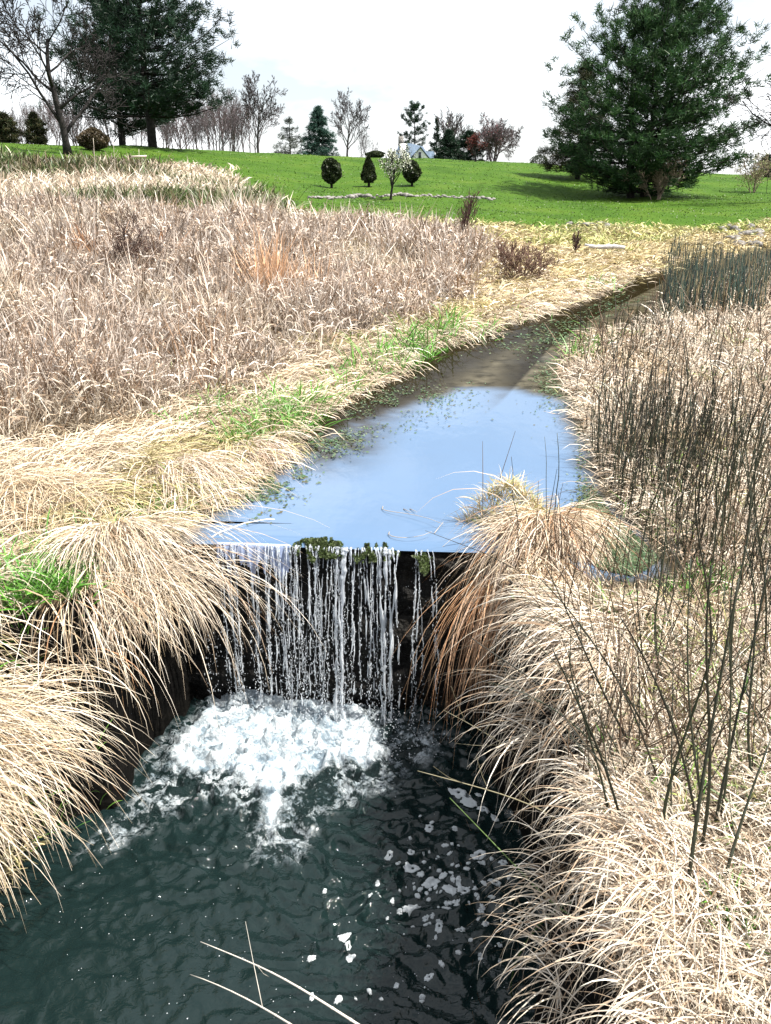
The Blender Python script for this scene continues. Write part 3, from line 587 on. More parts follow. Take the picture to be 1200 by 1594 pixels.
def tufts(B, cx, cy, nb, spread, L, W, e0, droop, palette, head=None, hj=.8, lean=None, jit=.15, L_j=.3, seg=4, curl=.6, palmix=None, power=1.0, rad_lean=.5):
    """nb blades around every centre, fanning out, each tuft with its own tone and lean"""
    n = len(cx); N = n * nb; t = np.repeat(np.arange(n), nb); ang = rng.uniform(0, 2 * pi, N); r = np.sqrt(rng.random(N))
    sp = np.broadcast_to(spread, (n,))[t]; x = cx[t] + np.cos(ang) * r * sp; y = cy[t] + np.sin(ang) * r * sp
    ok = dry_ok(x, y); x, y, t, ang, r = x[ok], y[ok], t[ok], ang[ok], r[ok]; N = len(x)
    tone = (1 + .30 * rng.normal(size=n))[t]; base = pal(palette, n, jit=.05)[t]; C = base * .55 + pal(palette, N, jit=.1) * .45; C = np.clip(C * np.clip(tone, .4, 1.4)[:, None], .004, .85)
    tl = rng.uniform(0, 2 * pi, n)
    if head is None: h = ang * 1.0 + rng.normal(size=N) * hj
    else: h = np.broadcast_to(head, (n,))[t] + rng.normal(size=N) * hj + (rng.normal(size=n) * .35)[t]
    b = lambda v: np.broadcast_to(v, (n,))[t]
    Lk = b(L) * np.clip(1 + L_j * rng.normal(size=N), .35, 1.7) * np.clip(1 + .2 * rng.normal(size=n), .5, 1.5)[t]
    ee = b(e0) - rad_lean * r * rng.random(N) + rng.normal(size=N) * .15
    Lk = Lk * (1 - .55 * sstep(.5, .15, np.hypot((x - 1.45) * .8, y - 3.95)))
    Lk = Lk * np.where(y < 5, .45 + .55 * sstep(.08, .8, sdist(LPOLY, x, y)), 1)
    P = np.stack([x, y, ground(x, y) - .01], -1); d = np.hypot(x, y)
    Wk = np.maximum(b(W) * rng.uniform(.6, 1.3, N), .00115 * d * rng.uniform(.6, 1.4, N))
    B.add(P, h, Lk, Wk, ee, b(droop) * rng.uniform(.5, 1.3, N), C, rng.normal(size=N) * curl, seg, power=power)

hill = Blades(); straw = Blades(); rightg = Blades(); greens = Blades()
GSP = [(70, 900, 34, .24, .14), (55, 965, 40, .26, .13), (35, 935, 30, .24, .12), (105, 925, 20, .22, .09), (212, 822, 24, .16, .06), (455, 665, 50, .26, .16), (395, 690, 22, .2, .14), (670, 570, 50, .32, .35), (1080, 915, 26, .15, .12), (1030, 920, 16, .15, .1)]
GPT = np.array([on_ground(q[0], q[1])[:2] for q in GSP]); GRD = np.array([q[4] * 1.3 for q in GSP])
def off_green(x, y): return ~((np.abs(x + 1.75) < .3) & (y > 3.3) & (y < 3.95)) & ((np.hypot(np.asarray(x)[:, None] - GPT[:, 0], (np.asarray(y)[:, None] - GPT[:, 1]) * .7) > GRD).all(1))
# -- tall pinkish grass on the left slope
def tallness(x, y):
    su = sdist(UPOLY, x, y); left = stream_side(x, y) < 0
    v = sstep(.9, 3.0, su + 1.0 * (fbm(x * .5, y * .5, 21) - .5)) * left * sstep(5.0, 7.5, y + .8 * (fbm(x, y, 23) - .5)) 
    px_ = x / np.maximum(y, 1)
    return v * sstep(.14, .04, px_ - .02 * (y > 18)) * sstep(26.5, 22.5, y + np.clip(px_ + .1, -1, 0) * 0)
x, y = ground_pts(17000, 5.2, 27, -.62, .2, .8); T = tallness(x, y); k = (rng.random(len(x)) < T * .95 * sstep(.42, .58, fbm(x * 1.2, y * .7, 131) + .05)); x, y, T = x[k], y[k], T[k]
patch = fbm(x * .35, y * .35, 31); pk = patch > .47
HP = [tuple(.80 * np.array(q)) for q in PINK]; HL = [tuple(.82 * np.array(q)) for q in PALE]
for sel, pa in ((pk, HP), (~pk, HL)):
    tufts(hill, x[sel], y[sel], 11, .13 + .006 * y[sel], (.26 + .35 * T[sel]) * np.clip(.8 + .9 * (fbm(x[sel] * .8, y[sel] * .8, 44) - .3), .6, 1.2), .006, 1.42, .5, pa, hj=1.0, curl=.4, seg=3, rad_lean=.55, L_j=.28)
# curled dead leaves and heads that hang on those stems
def curls(B, x, y, T, n_each, palette, hmul=.62, Ls=.20):
    t = np.repeat(np.arange(len(x)), n_each); X = x[t] + rng.normal(size=len(t)) * .14; Y = y[t] + rng.normal(size=len(t)) * .14; ok = dry_ok(X, Y, .3); t, X, Y = t[ok], X[ok], Y[ok]
    hh = (.26 + .35 * T[t]) * np.clip(.8 + .9 * (fbm(X * .8, Y * .8, 44) - .3), .6, 1.2); Z = ground(X, Y) + hh * (.25 + .72 * rng.random(len(t)) ** .8)
    d = np.hypot(X, Y); C = np.clip(pal(palette, len(t)) * np.clip(1 + .2 * rng.normal(size=len(x)), .6, 1.3)[t][:, None], 0, .85)
    B.add(np.stack([X, Y, Z], -1), rng.uniform(0, 2 * pi, len(t)), Ls * rng.uniform(.5, 1.4, len(t)), np.maximum(.007, .00155 * d) * rng.uniform(.5, 1.4, len(t)), rng.uniform(-.3, 1.3, len(t)), rng.uniform(.3, 2.4, len(t)), C, rng.normal(size=len(t)), 3, clamp=False)
curls(hill, x[pk], y[pk], T[pk], 6, HP + [(.66, .6, .54), (.62, .5, .38)]); curls(hill, x[~pk], y[~pk], T[~pk], 6, HL + [(.24, .16, .1)])
# dark stemmy weeds and rusty tufts among it
k = rng.random(len(x)) < .075; tufts(hill, x[k], y[k], 12, .2, .6, .006, 1.4, .5, [(.16, .10, .06), (.22, .13, .07)], hj=1.2, seg=3)
c = on_ground(430, 480); tufts(hill, c[0] + rng.normal(size=16) * .22, c[1] + rng.normal(size=16) * .3, 26, .16, .85, .006, 1.45, .3, [(.50, .30, .17), (.58, .38, .24)], hj=1.2, seg=3, rad_lean=.3)
c = on_ground(145, 430); tufts(hill, c[0] + rng.normal(size=16) * .5, c[1] + rng.normal(size=16) * .4, 24, .2, .6, .007, 1.45, .6, RUST, hj=1.2, seg=3, rad_lean=.4)
# -- matted straw along the left bank, combed towards the water
x, y = ground_pts(9500, 2.3, 24, -.62, .5, 1.15); ss = stream_side(x, y); T = tallness(x, y); su = sdist(UPOLY, x, y); sl2 = sdist(LPOLY, x, y)
k = (ss < 0) & dry_ok(x, y) & off_green(x, y) & (rng.random(len(x)) > T * .75) & (y < lawn_edge(x, y) + .5); x, y, su = x[k], y[k], su[k]
fl = flow_to_water(x, y); near = sstep(3.5, .3, su); rnd = (fbm(x * .9, y * .9, 55) - .5) * 7
hd = np.where(rng.random(len(x)) < .15 + .35 * near, fl + rnd * .4, fl + rnd)
yl = (fbm(x * .7, y * .7, 57) > .62) & (y > 3)
L0 = np.where(y < 14, .27, .27) * (1 + .15 * near)
for sel, pa in ((yl, YEL + STRAW[:2]), (~yl, STRAW + PALE[:2])):
    tufts(straw, x[sel], y[sel], 17, .11 + .009 * y[sel], L0[sel], .0062, 1.15, 2.3, pa, hd[sel], .45, seg=4, curl=.5)
# -- thick overhanging fringe at the pool's left edge
def fringe(B, poly_pts, n, L, palette, inset=.12, jit=.06, **kw):
    P = np.array(poly_pts); d = np.r_[0, np.cumsum(np.hypot(*np.diff(P, axis=0).T))]; s = rng.random(n) * d[-1]; x = np.interp(s, d, P[:, 0]) ; y = np.interp(s, d, P[:, 1]); h = flow_to_water(x, y)
    o = inset + np.abs(rng.normal(size=n)) * jit; x = x - np.cos(h) * o; y = y - np.sin(h) * o
    tufts(B, x, y, 16, .07, L, kw.pop('W', .006), kw.pop('e0', .8), kw.pop('droop', 2.2), palette, h, kw.pop('hj', .35), seg=4, curl=.3, **kw)
LEFT_EDGE = UPOLY[1:12]
fringe(straw, LEFT_EDGE[:6], 260, .26, STRAW + PALE, .22, .12); fringe(straw, LEFT_EDGE[5:], 600, .36, STRAW + PALE, .5, .35)
# -- yellow short bank below the lawn
x, y = ground_pts(7500, 14, 42, -.05, .66); k = (y < lawn_edge(x, y) + 1.0 * rng.normal(size=len(x))) & dry_ok(x, y) & ((stream_side(x, y) < 0) | (y > 23)); x, y = x[k], y[k]
gm = fbm(x * .3, y * .3, 66) + .25 * sstep(-4, 0, y - lawn_edge(x, y)); sel = gm > .6
tufts(straw, x[~sel], y[~sel], 12, .35, .26, .006, 1.1, 1.9, [(.58, .48, .27), (.50, .41, .21), (.66, .58, .40), (.34, .25, .13), (.24, .2, .08)], flow_to_water(x[~sel], y[~sel]), 1.0, seg=3)
tufts(straw, x[sel], y[sel], 12, .35, .22, .006, 1.2, 1.5, YEL + [(.2, .3, .06)], None, 1.0, seg=3)
# -- right bank
x, y = ground_pts(10500, 1.05, 26, -.1, .68, .85); ss = stream_side(x, y); k = (ss > 0) & dry_ok(x, y, .03) & ~((np.hypot(x - 1.4, (y - 4.0)) < .32) & (rng.random(len(x)) < .75)); x, y = x[k], y[k]
d = np.hypot(x, y); fl = flow_to_water(x, y); rnd = (fbm(x * .9 + 40, y * .9, 58) - .5) * 8; su = np.minimum(sdist(UPOLY, x, y), sdist(LPOLY, x, y)); near = sstep(1.0, .1, su)
hd = np.where(rng.random(len(x)) < .1 + .3 * near, fl + rnd * .2, fl + rnd * 1.4); sel = fbm(x * .8, y * .8, 59) > .6; L0 = np.where(y < 4, .20, .24)
for s_, pa in ((~sel, PALE), (sel, STRAW)):
    tufts(rightg, x[s_], y[s_], 16, .06 + .012 * y[s_], L0[s_], .0048, 1.25, 2.3, pa, hd[s_], 1.1, seg=5, curl=1.5)
k = (y < 5) & (rng.random(len(x)) < .6); tufts(rightg, x[k], y[k], 9, .10, .13, .0045, 1.0, 2.0, PALE + [(.26, .17, .10), (.2, .15, .07)], None, 1.5, seg=5, curl=2.6)
k = (y > 7) & (rng.random(len(x)) < .5); tufts(rightg, x[k], y[k], 7, .25, .24, .006, 1.3, 1.1, PALE + [(.30, .19, .12), (.22, .14, .09)], None, 1.0, seg=3)
fringe(rightg, [UPOLY[i] for i in range(20, 27)], 300, .24, PALE + STRAW[3:], .15, .15)
# -- rough grass patch in front of the left trees
x, y = ground_pts(5200, 25, 46, -.62, -.12); d = np.array([(600 + FPX * a / (b * cos(PITCH) + 0 * b)) for a, b in zip(x, y)])
n1 = fbm(x * .22, y * .13, 77); lim = np.interp(x / y, [-.6, -.45, -.3, -.2, -.15], [41, 39, 38, 36, 31]); k = (y < lim + 3 * (n1 - .5)) & (n1 > .40); x, y, n1 = x[k], y[k], n1[k]
sel = n1 > .5
tufts(straw, x[sel], y[sel], 12, .45, .5, .006, 1.35, .9, PALE, None, 1.0, seg=3); tufts(straw, x[~sel], y[~sel], 12, .45, .5, .006, 1.4, .7, DGREEN + [(.2, .17, .1), (.12, .09, .05)], None, 1.0, seg=3)
q = np.stack([rng.uniform(205, 372, 420), rng.uniform(260, 289, 420)], 1); q = q[fbm(q[:, 0] / 40, q[:, 1] / 12, 140) > .38]; P = np.array([on_ground(a, b, 27, 80) for a, b in q])
tufts(straw, P[:, 0], P[:, 1], 12, .5, .38, .006, 1.3, 1.0, PALE + PINK[:2], None, 1.0, seg=3)
q = np.stack([rng.uniform(-10, 260, 330), rng.uniform(256, 286, 330)], 1); P = np.array([on_ground(a, b, 27, 80) for a, b in q])
tufts(straw, P[:, 0], P[:, 1], 10, .45, .42, .006, 1.4, .6, [(.05, .05, .02), (.08, .06, .035), (.03, .045, .015), (.14, .1, .07), (.25, .19, .13)], None, 1.0, seg=3)
# -- green growth: young tufts at the water and between the straw
for px, py, n, L, sp in GSP + [ (75, 620, 16, .25, .3),
                         (905, 850, 12, .14, .04), (960, 965, 10, .16, .05), (1080, 915, 22, .15, .12), (1030, 920, 12, .15, .1), (890, 565, 14, .25, .2), (735, 975, 6, .1, .03), (780, 1030, 0, .1, .1), (1115, 1425, 8, .14, .04), (1000, 1000, 10, .12, .06),
                         (250, 800, 14, .2, .1), (345, 640, 14, .18, .25), (640, 610, 20, .3, .25), (900, 550, 10, .22, .2), (820, 525, 16, .25, .3), (560, 622, 26, .26, .25), (740, 540, 22, .28, .35), (500, 655, 22, .22, .15), (330, 800, 14, .18, .12), (965, 470, 14, .3, .4), (1010, 845, 12, .12, .1), (960, 850, 14, .16, .08)]:
    if not n: continue
    p = on_ground(px, py); n = int(n * 1.3); tufts(greens, p[0] + rng.normal(size=n) * sp, p[1] + rng.normal(size=n) * sp * 1.6, 9, .04, L, .007, 1.35, .9, GREEN, None, .6, seg=4, curl=.4)
x, y = ground_pts(2600, 2, 22, -.62, .62); k = dry_ok(x, y, .1) & (fbm(x * .9, y * .9, 88) > .62); x, y = x[k], y[k]; tufts(greens, x, y, 7, .1, .17, .006, 1.3, .9, GREEN + YEL, None, .8, seg=3)
# -- lawn
lawn_b = Blades(); x, y = ground_pts(52000, 24, 90, -.62, .62); k = y > lawn_edge(x, y) + .6 * rng.normal(size=len(x)); x, y = x[k], y[k]; n = len(x); d = np.hypot(x, y)
f = fbm(x * .12, y * .30, 99); C = pal([(.034, .082, .006), (.055, .112, .008), (.02, .052, .004), (.085, .13, .016)], n) * (.35 + 1.25 * f)[:, None]
lawn_b.add(np.stack([x, y, ground(x, y) - .01], -1), rng.uniform(0, 6.28, n), rng.uniform(.03, .09, n), .0012 * d, rng.uniform(.5, 1.4, n), rng.uniform(.2, 1.2, n), C, 0, 2, clamp=False)
tag(hill.build('tall_dry_grass'), 'tall pinkish dead grass covering the left slope', 'grass', kind='stuff')
tag(straw.build('matted_straw_grass'), 'matted straw coloured grass along the left bank', 'grass', kind='stuff')
tag(rightg.build('pale_curled_grass'), 'pale curled dead grass covering the right bank', 'grass', kind='stuff')
tag(greens.build('fresh_green_grass'), 'fresh green grass blades sprouting at the water and through the straw', 'grass', kind='stuff')
tag(lawn_b.build('lawn_grass'), 'short bright green grass on the lawn hill', 'grass', kind='stuff')

# ------------------------------------------------------------------ drooping tussocks that stand out as single plants
def tussock(label, centre, sx, sy, n, head, hj, L, palette, W=.0055, e0=.9, droop=2.2, zlift=0.0, mound=.1, power=.8):
    B = Blades(); c = np.asarray(centre, float); q = rng.normal(size=(n, 2)); q /= np.maximum(1, np.linalg.norm(q, axis=1) / 1.8)[:, None]; x = c[0] + q[:, 0] * sx; y = c[1] + q[:, 1] * sy
    rr = np.hypot(q[:, 0], q[:, 1]) / 1.8; z = np.maximum(ground(x, y), c[2] - .25) + zlift + mound * np.clip(1 - rr ** 2, 0, 1)
    out_ = np.arctan2(q[:, 1], q[:, 0]); hv = np.stack([np.cos(head) + .75 * np.cos(out_) * rr, np.sin(head) + .75 * np.sin(out_) * rr], -1); h = np.arctan2(hv[:, 1], hv[:, 0]) + rng.normal(size=n) * hj
    lock = fbm(x * 9, y * 9, 5); h = h + (lock - .5) * 1.4; C = pal(palette, n) * (.75 + .5 * fbm(x * 14, y * 14, 8))[:, None]
    B.add(np.stack([x, y, z - .02], -1), h, L * np.clip(1 + .25 * rng.normal(size=n), .4, 1.5), W * rng.uniform(.55, 1.25, n), e0 + rng.normal(size=n) * .25, droop * rng.uniform(.75, 1.15, n), np.clip(C, 0, .85), rng.normal(size=n) * .35, 6, power=power, lift=.008)
    return tag(B.build('grass_tussock', loc=(c[0], c[1], float(ground(c[0], c[1])))), label, 'grass tussock', 'drooping grass tussocks around the fall')
tussock('large straw tussock drooping into the pool at the left edge of the picture', (-2.12, 2.92, -.1), .26, .28, 2300, -.45, .4, .54, STRAW + PALE[:2], e0=.75, droop=1.9, mound=.12)
tussock('low straw tussock trailing over the dark pool edge in the bottom left corner', (-2.2, 2.45, -.35), .14, .16, 300, -.6, .5, .32, STRAW, e0=.6, droop=1.9, mound=.06)
tussock('shaggy pale tussock hanging over the left end of the fall', (-1.52, 4.18, .08), .15, .14, 1300, -1.15, .6, .44, PALE + STRAW[:3], e0=.75, droop=2.1, mound=.16)
tussock('bleached tussock with long blades lying across the left of the water curtain', (-1.38, 4.40, .08), .08, .1, 150, -.45, .3, .8, PALE, e0=.55, droop=1.6, mound=.10)
tussock('sparse ragged straw fringe hanging over the black left wall of the plunge pool', (-1.62, 3.85, .02), .08, .22, 260, -.5, .7, .5, PALE + STRAW + RUST[:1], e0=.3, droop=1.9, mound=.02)
tussock('flattened straw tussock on the shelf above the left bank', (-2.3, 4.75, .12), .42, .2, 1300, -.5, .7, .48, STRAW, e0=.7, droop=2.2, mound=.16)
tussock('brown tipped tussock overhanging the left pool edge just above the fall', (-1.42, 5.35, .12), .2, .22, 1000, -.55, .45, .5, PALE + PINK[:2], e0=.8, droop=2.5, mound=.14)
tussock('small pinkish tussock hanging to the water beside the green sprouts', (-1.0, 6.0, .12), .17, .16, 900, -.7, .4, .4, PINK + PALE, e0=.8, droop=2.5, mound=.1)
tussock('big rust and straw tussock hanging over the right end of the weir', (.96, 4.55, .10), .12, .13, 2300, -1.6, .8, .56, PALE[:2] + STRAW + RUST[:1] + PINK[:2], e0=.8, droop=2.4, mound=.26)
tussock('rust red inner tussock hanging down the dark rock right of the fall', (.76, 4.42, .02), .08, .05, 600, -1.55, .3, .82, RUST + [(.5, .33, .2)], e0=.3, droop=1.9, mound=.05)
tussock('short olive and orange tuft crowning the right grass mound', (.84, 4.74, .12), .20, .10, 1900, 1.4, 1.6, .13, PALE[:2] + [(.30, .27, .08), (.45, .28, .12), (.50, .40, .18), (.18, .22, .05)], e0=1.1, droop=1.2, mound=.26)
tussock('pale tussock combed down the right bank into the plunge pool', (.95, 3.2, -.05), .15, .28, 1300, 3.4, .7, .40, PALE, e0=.6, droop=1.9, mound=.12)
tussock('white bleached tussock spilling over the bottom right bank', (.80, 1.85, -.02), .15, .3, 1500, 3.2, .95, .26, PALE, W=.0045, e0=.9, droop=2.2, mound=.1)
tussock('straw tussock between the fall and the right bank, over the dark gap', (1.25, 3.35, .0), .2, .14, 900, 3.6, 1.0, .22, PALE + STRAW, e0=.7, droop=2.1, mound=.12)
# ------------------------------------------------------------------ trees
def unit(v): return v / (np.linalg.norm(v) + 1e-9)
def grow(mb, p, d, L, r, lvl, maxl, R, cfg, ends):
    n = 7 if lvl == 0 else 5; P = [np.array(p, float)]; dd = unit(np.array(d, float)); dirs = [dd]
    for k in range(n):
        dd = unit(dd + R.normal(size=3) * cfg['wob'] * (1 if lvl else .6) + np.array([0, 0, cfg['up'] * (.6 if lvl else .4)])); P.append(P[-1] + dd * L / n); dirs.append(dd)
    P = np.array(P); rad = np.linspace(r, r * (.35 if lvl < maxl else .3), n + 1)
    if lvl == 0: rad[0] *= 1.35
    (mb[0] if lvl <= 1 else mb[1]).tube(P, np.maximum(rad, cfg['rmin']), 7 if lvl == 0 else (5 if lvl == 1 else 3), cap=lvl < 2)
    ends.append((lvl, P))
    if lvl >= maxl: return
    nk = cfg['kids'][lvl]; t0 = cfg['t0'][lvl]
    for i in range(nk):
        t = t0 + (1 - t0) * (i + R.random()) / nk; k = min(int(t * n), n - 1); f = t * n - k; q = P[k] * (1 - f) + P[k + 1] * f; b = dirs[k + 1]
        az = i * 2.4 + R.uniform(-.6, .6) + lvl; pe = unit(np.cross(b, [cos(az), sin(az), .3])); sp = cfg['spread'][lvl] * R.uniform(.75, 1.25)
        nd = unit(b * cos(sp) + pe * sin(sp)); grow(mb, q, nd, L * cfg['ratio'][lvl] * (1.1 - .45 * (t - t0) / (1 - t0 + .01)) * R.uniform(.75, 1.2), max(np.interp(t, [0, 1], [r, r * .35]) * cfg['rr'], cfg['rmin']), lvl + 1, maxl, R, cfg, ends)
CFG = dict(
    vase=dict(wob=.10, up=.10, kids=(10, 6, 6, 4), t0=(.3, .25, .2, .2), spread=(.62, .55, .6, .6), ratio=(.75, .5, .45, .45), rr=.55, rmin=.012),
    upright=dict(wob=.07, up=.16, kids=(13, 5, 4), t0=(.3, .25, .2), spread=(.55, .5, .6), ratio=(.42, .45, .5), rr=.45, rmin=.014),
    wide=dict(wob=.14, up=.03, kids=(8, 7, 6, 5), t0=(.15, .2, .2, .2), spread=(.85, .7, .7, .7), ratio=(.85, .55, .5, .45), rr=.55, rmin=.010),
    shrub=dict(wob=.12, up=.05, kids=(7, 6, 4), t0=(.05, .2, .2), spread=(.6, .6, .6), ratio=(.75, .5, .5), rr=.6, rmin=.006))
def bare_tree(name, loc, H, r, style, maxl, seed, label, cat='tree', group=None, lean=(0, 0), mat=None, tmat=None, rmin=None, trunkf=.62, stems=1, pad=0):
    R = np.random.default_rng(seed); mb = (MB(), MB()); ends = []; cfg = dict(CFG[style])
    if rmin: cfg['rmin'] = rmin
    for s in range(stems):
        a = R.uniform(0, 6.28); sp = .35 if stems > 1 else 0; grow(mb, (0.05 * s * cos(a), .05 * s * sin(a), -.15), (lean[0] + sp * cos(a), lean[1] + sp * sin(a), 1), H * trunkf * (R.uniform(.7, 1.1) if s else 1), r * (1 if not s else .8), 0, maxl, R, cfg, ends)
    zmax = max(e[1][:, 2].max() for e in ends); k = H / zmax
    t = empty(name, loc, label, cat, group)
    for b, nm, m in ((mb[0], 'trunk', mat or MAT_BARK), (mb[1], 'twigs', tmat or mat or MAT_BARK)):
        if b.n:
            b.V = [v * np.array([k, k, k]) for v in b.V]; b.build(nm, m, t)
    return t, [(l, p * k) for l, p in ends]
def g0(px, Y):
    d = ray(px, 240); x = d[0] * Y / d[1] ; return np.array([x, Y, float(ground(x, Y))])
def top_h(px, py, Y): return at_y(px, py, Y)[2] - g0(px, Y)[2]
CONI = {'pine': [(.010, .034, .012), (.018, .05, .018), (.03, .07, .022), (.05, .095, .034)], 'dark': [(.006, .018, .010), (.011, .028, .015), (.020, .044, .024)], 'blue': [(.016, .045, .035), (.03, .07, .055), (.05, .095, .075)],
        'cedar': [(.03, .03, .014), (.05, .045, .02), (.02, .035, .015)], 'grey': [(.07, .085, .07), (.10, .11, .095), (.05, .06, .05)]}
def conifer(name, loc, H, Rm, label, style='pine', pal_='pine', seed=1, nb=110, base=.06, group=None, trunk_r=.2, gap=.0, needle=.4, nclump=13, nn=20, nw=.035, trunks=1, prof=None, droop=0.0, cat='tree'):
    R = np.random.default_rng(seed); t = empty(name, loc, label, cat, group); tb = MB(); cb = MB(); lb = MB()
    for q in range(trunks):
        ox, oy = (0, 0) if q == 0 else ((-1.0, .7)[q - 1], R.uniform(-.5, .5)); hh = H * (1 if q == 0 else R.uniform(.8, .97)); n = 8
        ox2 = ox * 2.0; tp = np.stack([np.linspace(ox, ox2, n) + R.normal(size=n) * .03, np.linspace(oy, oy * 2, n), np.linspace(-.3, hh * .97, n)], -1); tb.tube(tp, np.linspace(trunk_r, .03, n), 8)
        for i in range(nb // trunks):
            h = base + (1 - base) * ((i + R.random()) / (nb // trunks)) ** 1.05
            if style == 'pine': h = base + (1 - base) * (round((h - base) / (1 - base) * 16) + R.normal() * .08) / 16
            h = min(max(h, base), .985); rad = (prof(h) if prof else (1 - h) ** .75) * Rm * R.uniform(.6, 1.12)
            if R.random() < gap: continue
            az = R.uniform(0, 2 * pi); el = (.02 + .9 * h ** 2.2 if style == 'pine' else .25 * h - droop) + R.normal() * .08; c0 = np.array([np.interp(h, [0, 1], [ox, ox2]), np.interp(h, [0, 1], [oy, oy * 2]), h * hh]); dv = np.array([cos(az) * cos(el), sin(az) * cos(el), sin(el)])
            s = np.linspace(0, 1, 5); curve = (.13 if style == 'pine' else -.06) * rad * s ** 2 + (-.05 * rad * np.sin(s * pi) if style == 'pine' else 0); P = c0 + dv * (s * rad)[:, None]; P[:, 2] += curve
            lb.tube(P, np.linspace(max(.018, trunk_r * .22 * (1 - h) + .015), .012, 5), 4, cap=False)
            m = max(4, int(nclump * (.35 + .65 * rad / Rm))); f = 1 - R.random(m) ** 1.3 * .78; k = np.clip((f * 4).astype(int), 0, 3); w_ = (f * 4 - k)[:, None]; Q = P[k] * (1 - w_) + P[k + 1] * w_
            side = np.array([-sin(az), cos(az), 0]); lat = np.clip(R.normal(size=m), -1.5, 1.5) * rad * .17 * (.35 + f); Q = Q + side * lat[:, None]; Q[:, 2] += R.normal(size=m) * .024 * rad + .03 * rad
            tone = np.clip(1 + .3 * R.normal(size=m), .4, 1.7); nk = nn; T = np.repeat(np.arange(m), nk); d = R.normal(size=(m * nk, 3)); d /= np.linalg.norm(d, axis=1)[:, None]
            d = d * (1.0, 1.0, .7) + dv * .55 + np.array([0, 0, .35 if style == 'pine' else .05]); d /= np.linalg.norm(d, axis=1)[:, None]
            root = Q[T] + R.normal(size=(m * nk, 3)) * needle * .28; ln = needle * R.uniform(.55, 1.15, (m * nk, 1)); A = d * ln; Bv = np.cross(d, R.normal(size=(m * nk, 3))); Bv /= np.linalg.norm(Bv, axis=1)[:, None]; Bv *= nw
            V = np.stack([root - Bv * .5, root + Bv * .5, root + A + Bv * .2, root + A - Bv * .2], 1).reshape(-1, 3); C = pal(CONI[pal_], m * nk, R) * tone[T][:, None]; cb.add(V, np.arange(len(V)).reshape(-1, 4), None, np.repeat(C, 4, 0))
    tb.build('trunk', MAT_BARK, t); lb.build('limbs', MAT_BARK, t); cb.build('needles', MAT_LEAF, t); return t
def leafy(name, loc, rx, rz, label, pals, n=5000, leaf=.1, seed=2, shape='egg', trunk=.12, group=None, cat='shrub', clear=.2):
    R = np.random.default_rng(seed); t = empty(name, loc, label, cat, group); q = R.normal(size=(n, 3)); q /= np.linalg.norm(q, axis=1)[:, None]; rad = R.random(n) ** .22
    u = (q[:, 2] + 1) / 2; pr = {'egg': np.sin(np.clip(u, .0, 1) ** .75 * pi) ** .6, 'cone': (1 - u) ** .7 * np.clip(u * 8, .5, 1), 'round': np.sin(u * pi) ** .5}[shape]
    th = np.arctan2(q[:, 1], q[:, 0]); lump = .6 + .8 * fbm(np.cos(th) * 2 + seed + u * 3, np.sin(th) * 2 + u * 4, seed)
    P = np.stack([np.cos(th) * pr * rx * rad * lump, np.sin(th) * pr * rx * rad * lump, clear + u * rz * (.93 + .1 * lump)], -1); C = pal(pals, n, R) * (.6 + .8 * fbm(P[:, 0] * 2 / rx + seed, P[:, 2] * 4 / rz, 3))[:, None]
    V, Q, C = leaf_cloud(P, leaf, C, 2.0, R); b = MB(); b.add(V, Q, None, C); b.build('foliage', MAT_LEAF, t); s = MB(); s.tube([(0, 0, -.2), (0.02, 0, clear + rz * .3), (0, 0, clear + rz * .8)], [trunk, trunk * .7, .02], 7); s.build('trunk', MAT_BARK, t); return t

# the two great pines
wp = lambda h: np.interp(h, [0, .08, .2, .4, .6, .8, .92, 1], [.62, .78, .95, 1, .92, .72, .5, .16])
P1 = g0(1010, 55); conifer('pine_tree', P1, top_h(1010, 2, 55), 5.9, 'huge dense green pine with ragged tiers right of the lawn', 'pine', 'pine', 5, nb=270, base=.035, trunk_r=.26, gap=.06, needle=.33, nclump=20, nn=24, trunks=3, prof=wp, nw=.045)
P2 = g0(238, 66); conifer('pine_tree', P2, top_h(238, -110, 66), 7.6, 'tall dark pine rising out of the top of the picture on the left', 'pine', 'dark', 6, nb=180, base=.15, trunk_r=.36, gap=.06, needle=.40, nclump=20, nn=26, prof=lambda h: np.interp(h, [0, .15, .35, .6, .85, 1], [.35, .8, .86, .62, .36, .08]), nw=.05)
P3 = g0(192, 74); conifer('pine_tree', P3, top_h(192, 10, 74), 5.8, 'darker bushy pine standing just behind the tall left pine', 'pine', 'dark', 16, nb=130, base=.12, trunk_r=.3, gap=.05, needle=.45, nclump=15, nn=20, prof=lambda h: np.interp(h, [0, .15, .5, .8, 1], [.6, .95, .85, .6, .1]), nw=.05)
P4 = g0(903, 66); conifer('cedar_tree', P4, top_h(903, 98, 66), 3.1, 'rusty dark cedar behind the left flank of the huge pine', 'spruce', 'cedar', 8, nb=170, base=.05, trunk_r=.2, needle=.35, nclump=10, nn=18, prof=lambda h: np.interp(h, [0, .1, .35, .7, 1], [.6, .9, 1, .6, .05]))
P5 = g0(497, 96); conifer('spruce_tree', P5, top_h(495, 167, 96), 2.6, 'neat blue green cone spruce on the ridge beside the vase shaped elm', 'spruce', 'blue', 9, nb=150, base=.04, trunk_r=.16, needle=.3, nclump=10, nn=18, droop=.12, prof=lambda h: (1 - h) ** .8 + .04, nw=.05)
P6 = g0(452, 100); conifer('cedar_tree', P6, top_h(452, 186, 100), 2.0, 'thin greyish cedar on the ridge left of the cone spruce', 'spruce', 'grey', 10, nb=60, base=.06, trunk_r=.12, needle=.35, nclump=7, nn=12, gap=.2, prof=lambda h: np.interp(h, [0, .2, .6, 1], [.7, 1, .7, .1]), nw=.05)
